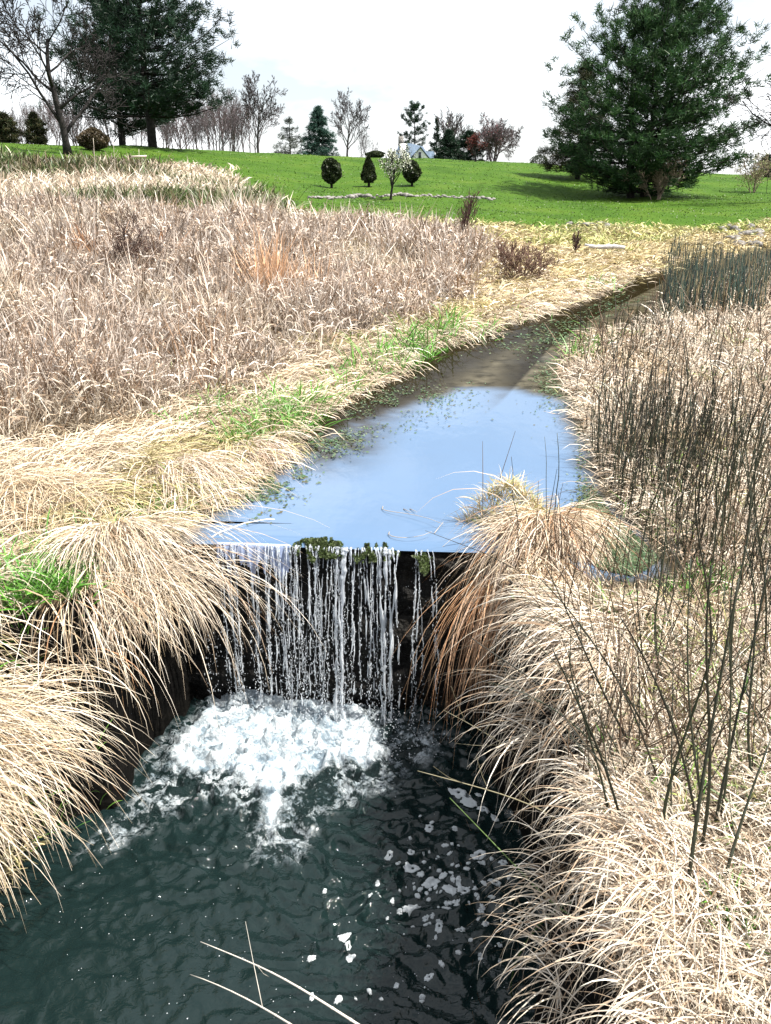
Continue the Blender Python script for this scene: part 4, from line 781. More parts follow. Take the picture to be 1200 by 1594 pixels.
P7 = g0(645, 175); conifer('pine_tree', P7, top_h(645, 164, 175), 4.3, 'distant open pine with flat tiers above the house roof', 'pine', 'dark', 12, nb=60, base=.22, trunk_r=.25, needle=.5, nclump=11, nn=18, gap=.25, prof=lambda h: np.interp(h, [0, .25, .6, .85, 1], [.9, .95, .85, .55, .15]), nw=.09)
P8 = g0(679, 180); conifer('pine_tree', P8, top_h(679, 186, 180), 2.6, 'smaller distant pine right of the flat tiered one', 'pine', 'dark', 13, nb=40, base=.25, trunk_r=.2, needle=.5, nclump=10, nn=18, gap=.2, nw=.09)
P9 = g0(698, 102); conifer('spruce_tree', P9, top_h(698, 204, 102), 2.2, 'dark pointed evergreen at the right end of the house', 'spruce', 'dark', 14, nb=120, base=.03, trunk_r=.12, needle=.3, nclump=9, nn=16, prof=lambda h: np.interp(h, [0, .3, 1], [1, .9, .1]), nw=.06)
P10 = g0(728, 104); conifer('spruce_tree', P10, top_h(728, 206, 104), 2.0, 'dark rounded evergreen beside the pink budding tree', 'spruce', 'dark', 15, nb=120, base=.03, trunk_r=.12, needle=.3, nclump=9, nn=16, prof=lambda h: np.interp(h, [0, .4, .8, 1], [.9, 1, .7, .2]), nw=.06)
# bare trees
T1 = g0(106, 50); bare_tree('bare_tree', T1, top_h(106, -60, 50), .19, 'wide', 4, 21, 'spreading leafless tree leaning left in front of the dark pines', lean=(-.12, 0), rmin=.016, trunkf=.55)
T2 = g0(403, 95); bare_tree('bare_tree', T2, top_h(403, 113, 95), .095, 'vase', 4, 22, 'tall slender leafless tree alone left of the grey cedar', rmin=.013, mat=MAT_BARKG, trunkf=.4)
T3 = g0(540, 104); bare_tree('bare_tree', T3, top_h(540, 134, 104), .105, 'vase', 4, 23, 'vase shaped leafless elm on the ridge right of the cone spruce', rmin=.013, mat=MAT_BARKG, trunkf=.4)
T4 = g0(708, 130); bare_tree('bare_tree', T4, top_h(708, 166, 130), .13, 'vase', 3, 24, 'pale purplish leafless tree behind the two dark evergreens', rmin=.03, mat=MAT_BARKG, trunkf=.5)
MAT_RED = noise_mat('reddish_twigs', (.16, .05, .055), (.30, .11, .12), 5, .9, 0)
MAT_PUR = noise_mat('purplish_twigs', (.06, .046, .05), (.13, .10, .105), 5, .9, 0)
T5 = g0(768, 100); t5, e5 = bare_tree('budding_tree', T5, top_h(775, 172, 100), .14, 'wide', 4, 25, 'low spreading tree hazed with pinkish red buds on the ridge', rmin=.017, mat=MAT_PUR, trunkf=.5, stems=3)
def scatter_on(ends, parent, name, pals, n, leaf, minl, seed, xr=None):
    R = np.random.default_rng(seed); E = [p for l, p in ends if l >= minl]; i = R.integers(0, len(E), n); P = np.array([E[k][R.integers(1, len(E[k]))] for k in i]) + R.normal(size=(n, 3)) * leaf * .5
    if xr: P = P[(P[:, 0] > xr[0]) & (P[:, 0] < xr[1])]
    V, Q, C = leaf_cloud(P, leaf, pal(pals, len(P), R), 1.6, R); b = MB(); b.add(V, Q, None, C); return b.build(name, MAT_LEAF, parent)
scatter_on(e5, t5, 'buds', [(.35, .09, .11), (.28, .07, .09), (.4, .18, .18)], 1600, .09, 3, 3, (-2.2, .9))
T6 = g0(741, 84); t6, e6 = bare_tree('red_leaf_tree', T6, top_h(741, 206, 84), .09, 'vase', 3, 26, 'small dark red budding tree at the front of the ridge', rmin=.012, trunkf=.5); scatter_on(e6, t6, 'buds', [(.10, .025, .02), (.16, .04, .03)], 1500, .1, 2, 4)
FT = on_ground(608, 311, 30); t7, e7 = bare_tree('blossom_tree', FT, at_y(608, 222, FT[1])[2] - FT[2], .07, 'vase', 4, 27, 'young tree with white blossom beside the curved stone edging', rmin=.007, trunkf=.6)
scatter_on(e7, t7, 'blossom', [(.8, .8, .72), (.7, .72, .6), (.45, .5, .3)], 1500, .075, 3, 5)
# clipped dark shrubs
CL = [(.012, .02, .008), (.02, .032, .012), (.035, .045, .016)]
for px, py, ph, pw, sh, lb_, sd_ in [(516, 293, 43, 17, 'round', 'clipped dark shrub on a short stem, alone on the lawn slope', 31), (574, 291, 44, 16, 'cone', 'clipped dark cone shrub just left of the white blossom tree', 32), (641, 290, 37, 15, 'round', 'clipped round dark shrub just right of the white blossom tree', 33)]:
    c = on_ground(px, py, 30); k = c[1] / FPX * 1.03; leafy('clipped_shrub', c, pw * k * .80, ph * k * .72, lb_, CL, 5000, .16, sd_, sh, .09, 'clipped dark shrubs on the lawn', clear=ph * k * .14)
for px, ph, pw, Y, lb_, sd_ in [(148, 26, 20, 56, 'low brown bramble bush under the left pines', 36)]:
    c = g0(px, Y); k = Y / FPX * 1.03; leafy('evergreen_bush', c, pw * k, ph * k, lb_, CL if sd_ < 36 else [(.07, .05, .03), (.05, .04, .02)], 6000, .15, sd_, 'egg', .1, clear=.05)
for px, tp, Y, rm, lb_ in [(14, 178, 62, 1.0, 'dark bushy evergreen at the far left of the ridge'), (60, 178, 63, .8, 'dark upright evergreen left of the spreading leafless tree')]: conifer('evergreen_bush', g0(px, Y), top_h(px, tp, Y), rm, lb_, 'spruce', 'cedar', 70 + px, nb=90, base=.03, trunk_r=.08, needle=.22, nclump=8, nn=16, prof=lambda h: np.interp(h, [0, .3, .75, 1], [.8, 1, .7, .1]), nw=.045, cat='shrub')
c = g0(585, 92); leafy('evergreen_bush', c, 1.0, top_h(585, 236, 92), 'small rounded bush on the ridge left of the house', CL, 3500, .16, 37, 'round', .1, clear=.05)
# leafless shrubs on the lawn
c = on_ground(1005, 306, 30); c[1] -= 2.2; c[2] = ground(c[0], c[1]); MAT_TW = noise_mat('tan_twigs', (.16, .12, .09), (.30, .23, .18), 5, .9, 0)
bare_tree('bare_shrub', c, 2.7, .04, 'shrub', 3, 41, 'tan leafless shrub in front of the foot of the huge pine', 'shrub', mat=MAT_TW, stems=7, rmin=.013, trunkf=.75)
c = on_ground(1172, 300, 30); t8, e8 = bare_tree('bare_shrub', c, 2.9, .05, 'shrub', 3, 42, 'small budding yellow green shrub on the lawn right of the huge pine', 'shrub', mat=MAT_TW, stems=4, rmin=.012, trunkf=.7)
scatter_on(e8, t8, 'buds', [(.25, .3, .12), (.3, .28, .16)], 1500, .09, 2, 6)
# far ridge line of thin trees, copies of five built ones
protos = []
for s in range(6):
    t, _ = bare_tree('ridge_tree', (0, 0, 0), 9, .11, 'upright' if s < 4 else 'vase', 3, 60 + s, 'thin leafless tree in the grey purple row along the far ridge', 'tree', 'thin leafless trees along the far left ridge', rmin=.017, mat=MAT_PUR if s % 2 else MAT_BARKG, trunkf=.85 if s < 4 else .6); protos.append(t)
used = 0
def place_ridge(px, Y, H, label=None, group=None):
    global used
    t = protos[used] if used < len(protos) else copy_tree(protos[rng.integers(0, len(protos))]); used += 1
    p = g0(px, Y); t.location = (p[0], p[1], p[2] - .2); k = H / 9; t.scale = (k, k, k); t.rotation_euler.z = rng.uniform(0, 6.28)
    if label: t['label'] = label
    if group: t['group'] = group
for px in list(np.linspace(20, 130, 13)) + list(np.linspace(255, 395, 27)) + list(np.linspace(150, 250, 8)):
    tp = np.interp(px, [0, 130, 250, 300, 350, 395], [158, 146, 150, 158, 136, 156]) + rng.normal() * 12; Y = rng.uniform(90, 125); place_ridge(px + rng.normal() * 3, Y, top_h(px, tp, Y))
for px, tp, Y in [(562, 198, 112), (570, 206, 118), (580, 215, 120)]: place_ridge(px, Y, top_h(px, tp, Y), 'faint small leafless tree between the elm and the house', 'faint small trees left of the house')
for px, tp, Y in [(852, 232, 150), (862, 228, 150), (874, 226, 140), (884, 230, 140)]: place_ridge(px, Y, top_h(px, tp, Y), 'hazy leafless treetop behind the lawn left of the huge pine', 'hazy treetops left of the huge pine')
for px, tp, Y in [(1118, 245, 110), (1130, 236, 120), (1140, 248, 110), (1150, 240, 120)]: place_ridge(px, Y, top_h(px, tp, Y), 'leafless tree beyond the lawn right of the huge pine', 'leafless trees right of the huge pine')
c = g0(1196, 84); conifer('spruce_tree', c, top_h(1196, 243, 84), 1.6, 'small evergreen at the right edge beyond the lawn', 'spruce', 'dark', 17, nb=70, base=.03, trunk_r=.1, needle=.3, nclump=8, nn=14)
c = g0(840, 140); leafy('evergreen_bush', c, 1.7, top_h(840, 243, 140), 'distant low dark bush on the skyline left of the huge pine', CL, 2500, .22, 38, 'round', .1, clear=.05)
c = g0(1262, 48); bare_tree('bare_tree', c, 8.5, .16, 'wide', 3, 29, 'leafless tree whose branch tips reach in at the right edge', rmin=.015, lean=(-.1, 0))

# ------------------------------------------------------------------ house behind the ridge
HY = 150.0; hz = float(ground(5, HY))
MAT_WALL = noise_mat('white_house_wall', (.70, .69, .66), (.80, .79, .76), 3, .8, .1); MAT_ROOF = noise_mat('blue_grey_shingles', (.05, .075, .11), (.10, .14, .19), 4, .8, .4, bscale=12)
MAT_GLASS, _t, _b2 = M('dark_window_glass'); _b2.inputs['Base Color'].default_value = (.03, .04, .06, 1); _b2.inputs['Roughness'].default_value = .1
MAT_TRIM = noise_mat('trim_paint', (.6, .6, .6), (.7, .7, .7), 3, .6, 0)
hx = lambda px: at_y(px, 240, HY)[0]; hzp = lambda py: at_y(650, py, HY)[2] - hz
hs = empty('house', (hx(645), HY, hz), 'white gabled house with slate blue roof showing above the ridge', 'house'); H0 = np.array([hx(645), HY, hz])
def prism(mb, x0, x1, ze, zr, y0, y1, xr=None):
    xm = (x0 + x1) / 2 if xr is None else xr
    V = [(x0, y0, -.5), (x1, y0, -.5), (x1, y0, ze), (xm, y0, zr), (x0, y0, ze), (x0, y1, -.5), (x1, y1, -.5), (x1, y1, ze), (xm, y1, zr), (x0, y1, ze)]
    mb.add(V, [[0, 5, 9, 4], [1, 2, 7, 6]], [[0, 1, 2], [0, 2, 4], [4, 2, 3], [5, 7, 6], [5, 9, 7], [9, 8, 7]])
def slab(mb, a, b, y0, y1, th=.22):
    (xa, za), (xb, zb) = a, b; mb.add([(xa, y0, za), (xb, y0, zb), (xb, y1, zb), (xa, y1, za), (xa, y0, za + th), (xb, y0, zb + th), (xb, y1, zb + th), (xa, y1, za + th)], [[0, 3, 2, 1], [4, 5, 6, 7], [0, 1, 5, 4], [2, 3, 7, 6], [1, 2, 6, 5], [3, 0, 4, 7]])
rel = lambda px: hx(px) - H0[0]
# main block: ridge runs left to right behind the front gable
wb = MB(); zr, ze = hzp(221), hzp(247); x0, x1 = rel(612), rel(672)
wb.box(((x0 + x1) / 2, 4.5, (ze - .6) / 2), (x1 - x0, 7, ze + .6)); wb.box((rel(626.5), -.4, (hzp(224)) / 2), (rel(631) - rel(622), 1.1, hzp(224)))
prism(wb, rel(641), rel(667), hzp(246.5), hzp(230.5), -.2, 2.0); wb.build('wall', MAT_WALL, hs)
rf = MB(); xl, xr_ = rel(613), rel(660); V = [(xl, .6, ze), (xr_ + 1.2, .6, ze), (xr_, 4.5, zr - .5), (rel(622), 4.5, zr), (xl, 8.4, ze), (xr_ + 1.2, 8.4, ze), (rel(640), 4.5, zr)]
rf.add(V, [[0, 1, 2, 6], [5, 4, 3, 6]], [[0, 6, 3], [0, 3, 4], [1, 5, 2], [5, 6, 2]])
slab(rf, (rel(638.5), hzp(248.5)), (rel(654), hzp(229.5)), -.5, 4.0); slab(rf, (rel(654), hzp(229.5)), (rel(669.5), hzp(248.5)), -.5, 4.0)
xa, xb = rel(664), rel(682); rf.add([(xa, 1.0, hzp(248)), (xb, 1.0, hzp(248)), (xb - .6, 4, hzp(234)), (xa - .5, 4, hzp(234)), (xb, 7, hzp(248)), (xa, 7, hzp(248))], [[0, 1, 2, 3], [4, 5, 3, 2]], [[1, 4, 2], [0, 3, 5]])
ro = rf.build('roof', MAT_ROOF, hs); ch = MB(); ch.box((rel(624.5), 4.2, zr + .2), (.9, .9, 1.8)); ch.build('chimney', MAT_ROCK, ro)
wn = MB(); wn.box((rel(653.2), -.22, hzp(242)), (.42, .09, 1.0)); wi_ = wn.build('window', MAT_GLASS, hs); fr = MB()
for dx in (-.26, .26): fr.box((rel(653.2) + dx, -.24, hzp(242)), (.08, .14, 1.16))
for dz in (-.54, .54): fr.box((rel(653.2), -.24, hzp(242) + dz), (.44, .14, .08))
fr.build('frame', MAT_TRIM, wi_)
tw = MB(); tw.box((rel(673), 3.9, (hzp(248)) / 2 - .3), (xb - xa - 1, 5, hzp(248))); tw.build('wing_wall', MAT_WALL, hs)

# ------------------------------------------------------------------ stones, rocks, log
def rock(name, c, s, seed, label, group, cat='stone', flat=.6, mat=MAT_ROCK):
    R = np.random.default_rng(seed); b = bmesh.new(); bmesh.ops.create_icosphere(b, subdivisions=2, radius=1); V = np.array([v.co[:] for v in b.verts]); T = np.array([[v.index for v in f.verts] for f in b.faces]); b.free()
    for k in range(5):
        nrm = unit(R.normal(size=3)); dcut = R.uniform(.45, .8); h = V @ nrm; V = V - np.outer(np.maximum(h - dcut, 0), nrm)
    V = V * np.array([s, s * R.uniform(.6, .9), s * flat]) * (1 + .06 * R.normal(size=(len(V), 1))); a = R.uniform(0, 3.1); V = np.stack([V[:, 0] * cos(a) - V[:, 1] * sin(a), V[:, 0] * sin(a) + V[:, 1] * cos(a), V[:, 2]], -1)
    o = mesh_np(name, V, T, mat); o.location = (c[0], c[1], float(ground(c[0], c[1])) + s * flat * .35); return tag(o, label, cat, group)
arc = [(478, 307), (500, 309), (530, 309), (548, 307), (575, 307), (600, 306), (625, 305), (650, 306), (680, 307), (710, 308), (740, 309), (768, 311)]; ax_, ay_ = np.array(arc).T
for i, px in enumerate(np.linspace(482, 768, 64)):
    p = on_ground(px, np.interp(px, ax_, ay_) + rng.normal() * .7, 30); pale = 545 < px < 575 or 610 < px < 640
    rock('edging_stone', p, rng.uniform(.10, .22) * (1.5 if pale else 1), 200 + i, 'flat stone in the curved edging around the white blossom tree', 'stones of the curved lawn edging', flat=.5)
for i in range(26):
    px, py = rng.uniform(1118, 1188), rng.uniform(352, 384); p = on_ground(px, py, 14); rock('bank_rock', p, rng.uniform(.10, .30), 300 + i, 'grey angular rock in the pile where the stream leaves the picture on the right', 'rocks piled on the far right bank', 'rock', .55)
for i in range(9):
    px, py = rng.uniform(885, 945), rng.uniform(348, 354); p = on_ground(px, py, 14); rock('bank_rock', p, rng.uniform(.10, .2), 340 + i, 'small dark rock in the short row at the lawn edge', 'small rocks at the lawn edge', 'rock', .55)
p = on_ground(940, 397, 10); lg = MB(); s_ = np.linspace(-1, 1, 9); lg.tube(np.stack([p[0] + s_ * .55, p[1] - s_ * .12, ground(p[0] + s_ * .55, p[1] - s_ * .12) + .22 + .02 * np.sin(s_ * 3)], -1), .055 * (1.1 - .25 * np.abs(s_)), 8)
MAT_LOG = noise_mat('bleached_wood', (.42, .40, .38), (.68, .66, .64), 6, .8, .5); tag(lg.build('driftwood_log', MAT_LOG, loc=p), 'short bleached log lying on the yellow bank below the lawn', 'log')

# ------------------------------------------------------------------ dark rush stems
def stem(mb, P, r0, col, sides=6, node=.07, bump=1.35):
    P = np.asarray(P, float); seg = np.linalg.norm(np.diff(P, axis=0), axis=1); d = np.r_[0, np.cumsum(seg)]; Lt = d[-1]; n = max(5, int(Lt / node)); s = []; rr = []
    for k in range(n + 1):
        u = k / n; r = r0 * (1 - .65 * u); s += [u - .008, u, u + .008] if 0 < k < n else [u]; rr += [r, r * bump, r] if 0 < k < n else [r]
    s = np.clip(np.array(s), 0, 1) * Lt; q = np.stack([np.interp(s, d, P[:, j]) for j in range(3)], -1); mb.tube(q, np.array(rr), sides, col)
def smooth_path(P, n=14):
    P = np.asarray(P, float); t = np.linspace(0, 1, len(P)); k = np.linspace(0, 1, n); c = [np.polyfit(t, P[:, j], min(3, len(P) - 1)) for j in range(3)]; return np.stack([np.polyval(cc, k) for cc in c], -1)
DK = [(.012, .016, .010), (.02, .03, .015), (.035, .04, .025), (.02, .018, .014)]
variants = []
for v in range(14):
    mb = MB(); h = 1.0; n = 7; wv = np.cumsum(rng.normal(size=(n, 2)) * .018, 0); lean = rng.normal(size=2) * .10; z = np.linspace(-.03, h, n); P = np.stack([wv[:, 0] + lean[0] * z, wv[:, 1] + lean[1] * z, z], -1); P[:, :2] -= P[0, :2]
    stem(mb, P, .0058 * rng.uniform(.8, 1.2), pal(DK, 1)[0], 5, .11, 1.25)
    if v % 3 == 0:
        for q in range(2):
            k = rng.integers(2, 5); a = rng.uniform(0, 6.28); e = P[k] + np.array([cos(a) * .1, sin(a) * .1, .22]); stem(mb, [P[k], (P[k] + e) / 2 + np.array([0, 0, -.01]), e], .004, pal(DK, 1)[0], 4, .1)
    o = mb.build('rush_stem', MAT_STEM); variants.append(o)
usedv = 0
def rush(x, y, H, label, group):
    global usedv
    o = variants[usedv] if usedv < len(variants) else variants[rng.integers(0, len(variants))].copy()
    if usedv >= len(variants): COL.objects.link(o)
    usedv += 1; o.location = (x, y, float(ground(x, y))); o.scale = (H * rng.uniform(.9, 1.15), H * rng.uniform(.9, 1.15), H); o.rotation_euler = (rng.normal() * .06, rng.normal() * .06, rng.uniform(0, 6.28)); tag(o, label, 'rush stem', group)
STANDS = [((1010, 735), 62, .50, .75, .95, 'dark upright rush in the dense stand beside the right edge of the upper pool'), ((945, 740), 34, .22, .6, .85, 'dark rush at the water margin where the pool meets the right bank'), ((1130, 720), 46, .5, .7, 1.0, 'dark upright rush in the stand near the right edge of the picture'),
          ((1150, 900), 40, .35, .45, .8, 'tall dark rush in the near stand on the right bank'), ((1060, 830), 24, .4, .5, .85, 'scattered dark rush between the two right hand stands'), ((1000, 560), 40, .9, .9, .8, 'thin brown rush on the far side of the right bank'), ((1120, 520), 38, 1.6, 1.2, .85, 'thin brown rush in the pale grass on the upper right')]
for (px, py), n, sx, sy, H, lb_ in STANDS:
    p = on_ground(px, py); k = 0
    while k < n:
        x, y = p[0] + rng.normal() * sx, p[1] + rng.normal() * sy
        if sdist(UPOLY, np.array([x]), np.array([y]))[0] < .06 or stream_side(x, y) < 0: continue
        rush(x, y, .85 * H * rng.uniform(.6, 1.15), lb_, lb_.replace('dark upright rush in', 'rushes of').replace('dark rush', 'rushes').replace('tall dark rush', 'rushes').replace('thin brown rush', 'thin rushes').replace('scattered dark rush', 'scattered rushes')); k += 1
# the far belt of rushes and thin dead stalks, uncountable from here
mb = MB(); n = 0
while n < 1500:
    px, py = rng.uniform(1030, 1230), rng.normal(0, 26); py = np.interp(px, [1040, 1200], [462, 420]) + py * .8; Y = rng.uniform(13, 25); p = at_y(px, py, Y); x, y = p[0], p[1]
    if stream_side(x, y) < -1.4: continue
    H = rng.uniform(.2, .8); z = float(ground(x, y)); l = rng.normal(size=2) * .07; mb.tube([(x, y, z - .02), (x + l[0] * .4, y + l[1] * .4, z + H * .5), (x + l[0], y + l[1], z + H)], [.010, .009, .004], 3, pal([(.02, .035, .03), (.035, .06, .05), (.05, .08, .06), (.015, .02, .02), (.2, .16, .09)], 1)[0], cap=False); n += 1
n = 0
while n < 1500:
    x, y = ground_pts(1, 2.2, 18, .1, .66); x, y = x[0], y[0]
    if stream_side(x, y) < .2 or sdist(UPOLY, np.array([x]), np.array([y]))[0] < .1: continue
    H = rng.uniform(.25, .6); z = float(ground(x, y)); l = rng.normal(size=2) * .2; mb.tube([(x, y, z - .02), (x + l[0] * .5, y + l[1] * .5, z + H * .55), (x + l[0], y + l[1], z + H)], np.array([.0026, .0024, .0012]) * max(1, y * .22), 3, pal([(.03, .028, .02), (.09, .055, .035), (.16, .11, .07)], 1)[0], cap=False); n += 1
n = 0
while n < 750:
    (px, py), _, sx, sy, H, _l = STANDS[rng.choice([0, 0, 0, 1, 2, 2, 3, 4, 5, 6])]; p = on_ground(px, py); x, y = p[0] + rng.normal() * sx * 1.15, p[1] + rng.normal() * sy * 1.15
    if stream_side(x, y) < 0 or sdist(UPOLY, np.array([x]), np.array([y]))[0] < .05: continue
    H = rng.uniform(.25, .75); z = float(ground(x, y)); l = rng.normal(size=2) * .07; mb.tube([(x, y, z - .02), (x + l[0] * .4, y + l[1] * .4, z + H * .5), (x + l[0], y + l[1], z + H)], np.array([.0034, .003, .0012]) * max(1, y / 7), 3, pal(DK + [(.05, .04, .025)], 1)[0], cap=False); n += 1
tag(mb.build('far_rushes', MAT_STEM), 'belt of dark green rushes and thin dead stalks over the right bank', 'rushes', kind='stuff')
# near leaning stems, each its own thing
def near_stem(pts, Y0, dY, r, label, col=None, twigs=0, name='dark_stem', group='long dark stems leaning over the right bank'):
    P = [at_y(px, py, Y0 + dY * i / (len(pts) - 1)) for i, (px, py) in enumerate(pts)]; base = np.array(P[0]); gz = float(ground(base[0], base[1])); P = smooth_path(P, 16)
    if base[2] > gz + .02 and group and 'dark' in group: P = np.vstack([[base[0] + .01, base[1], gz - .02], P])
    mb = MB(); c = col if col is not None else pal(DK, 1)[0]; stem(mb, P, r, c, 7, .06, 1.3); tb = None
    for q in range(twigs):
        k = int(rng.integers(5, 14)); a = unit(P[min(k + 1, len(P) - 1)] - P[k - 1]); sd_ = unit(a + rng.normal(size=3) * .6); L_ = rng.uniform(.08, .25); tp = [P[k], P[k] + sd_ * L_ * .5 + np.array([0, 0, .01]), P[k] + sd_ * L_ + np.array([0, 0, .04])]; stem(mb, tp, r * .4, c, 4, .06, 1.2)
    return tag(mb.build(name, MAT_STEM, None, True, loc=base), label, 'stem', group)
gY = lambda px, py: float(on_ground(px, py, .8)[1])
NS = [([(1069, 1390), (1087, 1258), (1106, 1140), (1150, 900)], .0065, 2, 'thick black stem rising to the upper right from the white grass'), ([(1029, 1312), (1046, 1208), (1079, 1108), (1110, 1000)], .006, 2, 'black stem bowing right, second from the bottom of the bank'),
      ([(1122, 1390), (1158, 1267), (1200, 1150)], .006, 1, 'black stem leaning to the right edge of the picture'), ([(975, 1305), (946, 1208), (917, 1133), (860, 1010)], .005, 2, 'slim dark stem leaning left, rooted in front of the bank edge'), ([(985, 1165), (945, 1090), (895, 980), (848, 878)], .0045, 3, 'long thin stem sloping up left across the hanging tussock'),
      ([(1018, 1160), (965, 1065), (905, 975), (840, 900)], .0045, 2, 'long thin stem sloping up left just right of the hanging tussock'), ([(905, 1135), (855, 1078), (785, 1028), (730, 990)], .004, 2, 'slender stem reaching left over the weir tussock'), ([(1090, 1330), (1105, 1180), (1100, 1040), (1108, 880)], .006, 3, 'upright black stem in the middle of the near thicket'),
      ([(1110, 1300), (1140, 1150), (1170, 1010), (1195, 880)], .0055, 2, 'black stem fanning to the right out of the near thicket'), ([(1085, 1290), (1060, 1170), (1020, 1060), (965, 960)], .005, 3, 'dark stem fanning to the left out of the near thicket'), ([(1095, 1260), (1075, 1120), (1070, 1000), (1075, 870)], .0045, 2, 'thin upright stem left of the thicket centre'),
      ([(1120, 1280), (1135, 1160), (1138, 1040), (1145, 930)], .0045, 2, 'thin upright stem right of the thicket centre'), ([(1180, 1240), (1165, 1120), (1175, 990), (1160, 850)], .005, 2, 'dark stem near the right edge of the thicket'), ([(950, 1290), (930, 1190), (900, 1090), (885, 1010)], .004, 2, 'thin dark stem at the left margin of the bank'),
      ([(1040, 1080), (1020, 960), (1035, 850), (1020, 720)], .005, 2, 'tall dark stem in front of the rush stand'), ([(1090, 1090), (1105, 950), (1085, 820), (1100, 690)], .005, 2, 'tall dark stem behind the near thicket'), ([(1150, 1110), (1140, 960), (1165, 830), (1150, 700)], .0055, 2, 'tall dark stem right of centre behind the near thicket'), ([(1185, 1060), (1190, 900), (1175, 790), (1190, 660)], .005, 2, 'tall dark stem against the right edge behind the thicket'),
      ([(1030, 1230), (990, 1120), (950, 1040), (890, 960)], .004, 3, 'wiry stem crossing the pale grass toward the weir'), ([(1060, 1200), (1110, 1090), (1150, 1040), (1195, 1010)], .0035, 2, 'wiry stem crossing right through the thicket'), ([(870, 1270), (830, 1200), (770, 1150), (690, 1105)], .003, 3, 'fine twiggy stem arching left over the dark gap'), ([(890, 1300), (840, 1260), (760, 1230), (650, 1200)], .003, 3, 'fine pale twig arching left over the pool')]
for i, (pts, r, tw_, lb_) in enumerate(NS): near_stem(pts, gY(*pts[0]), -.12 if i % 2 else .12, r, lb_, None if i < 20 else (.18, .16, .10), tw_)
for i in range(26):
    bx, by = rng.uniform(915, 1195), rng.uniform(1010, 1330); L_ = rng.uniform(140, 300); a_ = rng.normal(-.45, .45); pts = [(bx + L_ * f * sin(a_ * (.6 + .5 * f)) , by - L_ * f * cos(a_ * (.6 + .5 * f))) for f in (0, .35, .7, 1)]
    near_stem(pts, gY(bx, by), rng.uniform(-.2, .25), rng.uniform(.0018, .0032), 'thin wiry stem slanting through the tangle on the near right bank', None if i % 3 else (.10, .075, .05), int(rng.integers(1, 4)), 'dark_stem', 'thin wiry dark stems tangled on the near right bank')
near_stem([(896, 1430), (854, 1400), (804, 1350), (700, 1242)], gY(896, 1430) , .35, .0035, 'pale green stem slanting up left from the bank over the foam', (.09, .15, .04))
near_stem([(892, 1404), (842, 1437), (804, 1496), (798, 1556)], gY(892, 1404), .12, .005, 'green stem bent down to the water at the bank edge', (.035, .07, .015))
REED = (.50, .46, .40)
near_stem([(575, 1606), (470, 1540), (400, 1503), (312, 1466)], 1.55, .35, .0040, 'long bleached reed jutting over the pool, the upper of two', REED, 1, 'dead_reed', 'two bleached reeds over the pool'); near_stem([(470, 1606), (420, 1575), (360, 1543), (296, 1517)], 1.55, .3, .0034, 'shorter bleached reed jutting over the pool, the lower of two', REED, 1, 'dead_reed', 'two bleached reeds over the pool')
tw_ = MB(); 
for pts in ([(596, 788), (604, 798), (640, 806), (690, 824)], [(606, 828), (612, 838), (640, 842), (672, 836)], [(676, 830), (690, 815)], [(628, 792), (640, 800)], [(638, 792), (648, 799)]):
    P = [at_z(a, b, .004) + np.array([0, 0, .012 * i]) for i, (a, b) in enumerate(pts)]; tw_.tube(P if len(P) < 4 else smooth_path(P, 8), np.linspace(.0030, .0014, len(P) if len(P) < 4 else 8), 5, (.34, .30, .26))
tag(tw_.build('fallen_twig', MAT_STEM, loc=at_z(640, 806)), 'bleached forked twig lying on the upper pool beside the right mound', 'twig')
# tall dead weed stalks and bare shrubs on the left slope
for i, (bx, by, tx, ty, lb_) in enumerate([(150, 420, 148, 262, 'black straight weed stalk rising above the pink grass crest'), (178, 330, 176, 218, 'pale weed stalk under the left pine'), (212, 330, 216, 232, 'pale forked weed stalk with a small head right of the pale stalk'), (130, 335, 95, 240, 'slanting pale stalk left of the black weed stalk'), (90, 330, 60, 262, 'slanting pale stalk nearest the left edge'), (205, 400, 205, 300, 'short dead stalk in front of the crest'), (146, 320, 145, 215, 'thin pale stalk against the left tree trunk')]):
    Y = gY(bx, by) if by > 340 else 17.5; a = at_y(bx, by, Y); a[2] = float(ground(a[0], Y)); b = at_y(tx, ty, Y); mb = MB(); c = (.03, .025, .02) if 'black' in lb_ else (.5, .44, .36); stem(mb, [a, (a + b) / 2 + np.array([.02, 0, 0]), b], .010 if Y > 12 else .007, c, 5, .15, 1.2)
    if 'head' in lb_: mb.tube([b + np.array([-.16, 0, -.14]), b + np.array([.14, 0, -.13])], [.02, .02], 5, c)
    for q in range(3): e = a + (b - a) * rng.uniform(.5, .9); stem(mb, [e, e + np.array([rng.normal() * .12, 0, .12])], .004, c, 4, .1)
    tag(mb.build('weed_stalk', MAT_STEM, None, loc=a), lb_, 'weed stalk', 'tall dead weed stalks on the left slope')
MAT_DKTW = noise_mat('dark_red_twigs', (.03, .016, .014), (.08, .04, .035), 6, .9, 0)
c = on_ground(172, 440); bare_tree('bare_shrub', c, 1.35, .018, 'shrub', 3, 51, 'dark twiggy shrub sprawling right in the pink grass', 'shrub', mat=MAT_DKTW, stems=3, rmin=.0035, lean=(.35, 0), trunkf=.8)
c = on_ground(812, 440); bare_tree('bare_shrub', c, .95, .012, 'shrub', 3, 52, 'low reddish twiggy shrub on the far bank above the stream', 'shrub', mat=noise_mat('red_twigs', (.10, .06, .045), (.22, .14, .11), 6, .9, 0), stems=7, rmin=.006, lean=(.15, 0), trunkf=.8)
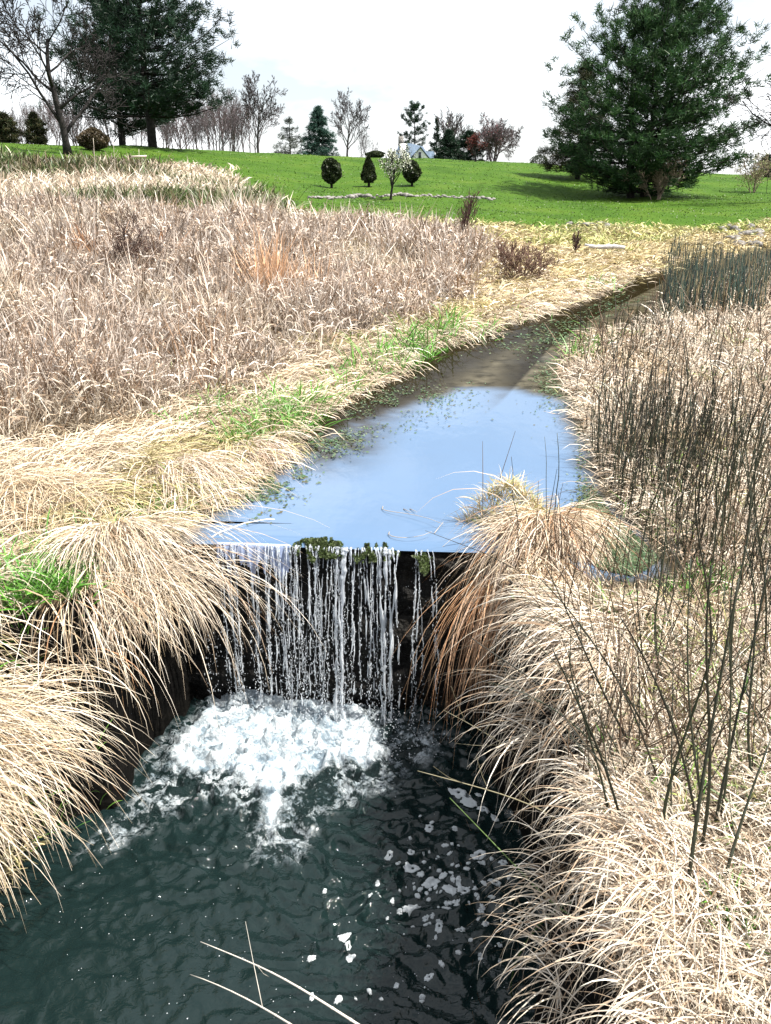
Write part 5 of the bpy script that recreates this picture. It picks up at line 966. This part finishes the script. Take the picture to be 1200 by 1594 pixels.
c = on_ground(716, 385); bare_tree('bare_sapling', c, 1.5, .012, 'upright', 2, 53, 'thin leafless sapling at the end of the pink grass', 'sapling', mat=MAT_DKTW, stems=3, rmin=.006, trunkf=.95)
c = on_ground(895, 400); bare_tree('bare_sapling', c, .7, .01, 'upright', 2, 54, 'short leafless sapling on the yellow bank', 'sapling', mat=MAT_DKTW, stems=2, rmin=.007, trunkf=.95)
# ------------------------------------------------------------------ floating weed and scum on the upper pool
n = 0; P = []
for (px, py, sx, sy, cnt) in [(965, 862, 34, 22, 12000), (930, 810, 20, 24, 4200), (430, 745, 26, 18, 1500), (520, 685, 30, 14, 900), (640, 620, 50, 14, 900), (385, 785, 20, 12, 600), (860, 600, 16, 26, 900), (560, 640, 60, 20, 900), (830, 525, 50, 14, 1000), (960, 480, 40, 14, 900), (890, 525, 30, 24, 900), (905, 700, 6, 60, 260), (500, 672, 16, 10, 500)]:
    for q in range(cnt):
        p = at_z(rng.normal(px, sx), rng.normal(py, sy), .0)
        P.append(p)
P = np.array(P); k = (sdist(UPOLY, P[:, 0], P[:, 1]) < .02) & ((P[:, 1] > lip_y(P[:, 0]) + .15) | (P[:, 0] > 1.05)) & (fbm(P[:, 0] * 4, P[:, 1] * 3, 12) > np.where((P[:, 0] > 1.05) & (P[:, 1] < 5.2), .22, .40)); P = P[k]; n = len(P); P[:, 2] = .006 + .006 * rng.random(n)
a = rng.uniform(0, 6.28, n); s_ = rng.uniform(.006, .02, n) * np.maximum(1, P[:, 1] / 7); A = np.stack([np.cos(a) * s_, np.sin(a) * s_, rng.normal(size=n) * .003], -1); B_ = np.stack([-np.sin(a) * s_ * .5, np.cos(a) * s_ * .5, rng.normal(size=n) * .002], -1)
V = np.stack([P - A, P + B_, P + A, P - B_], 1).reshape(-1, 3); C = pal([(.06, .12, .05), (.10, .17, .10), (.05, .07, .03), (.16, .2, .12), (.09, .08, .04)], n); mb = MB(); mb.add(V, np.arange(4 * n).reshape(-1, 4), None, np.repeat(C, 4, 0))
tag(mb.build('floating_pond_weed', MAT_LEAF), 'green floating weed and scum at the margins of the upper pool', 'pond weed', kind='stuff')
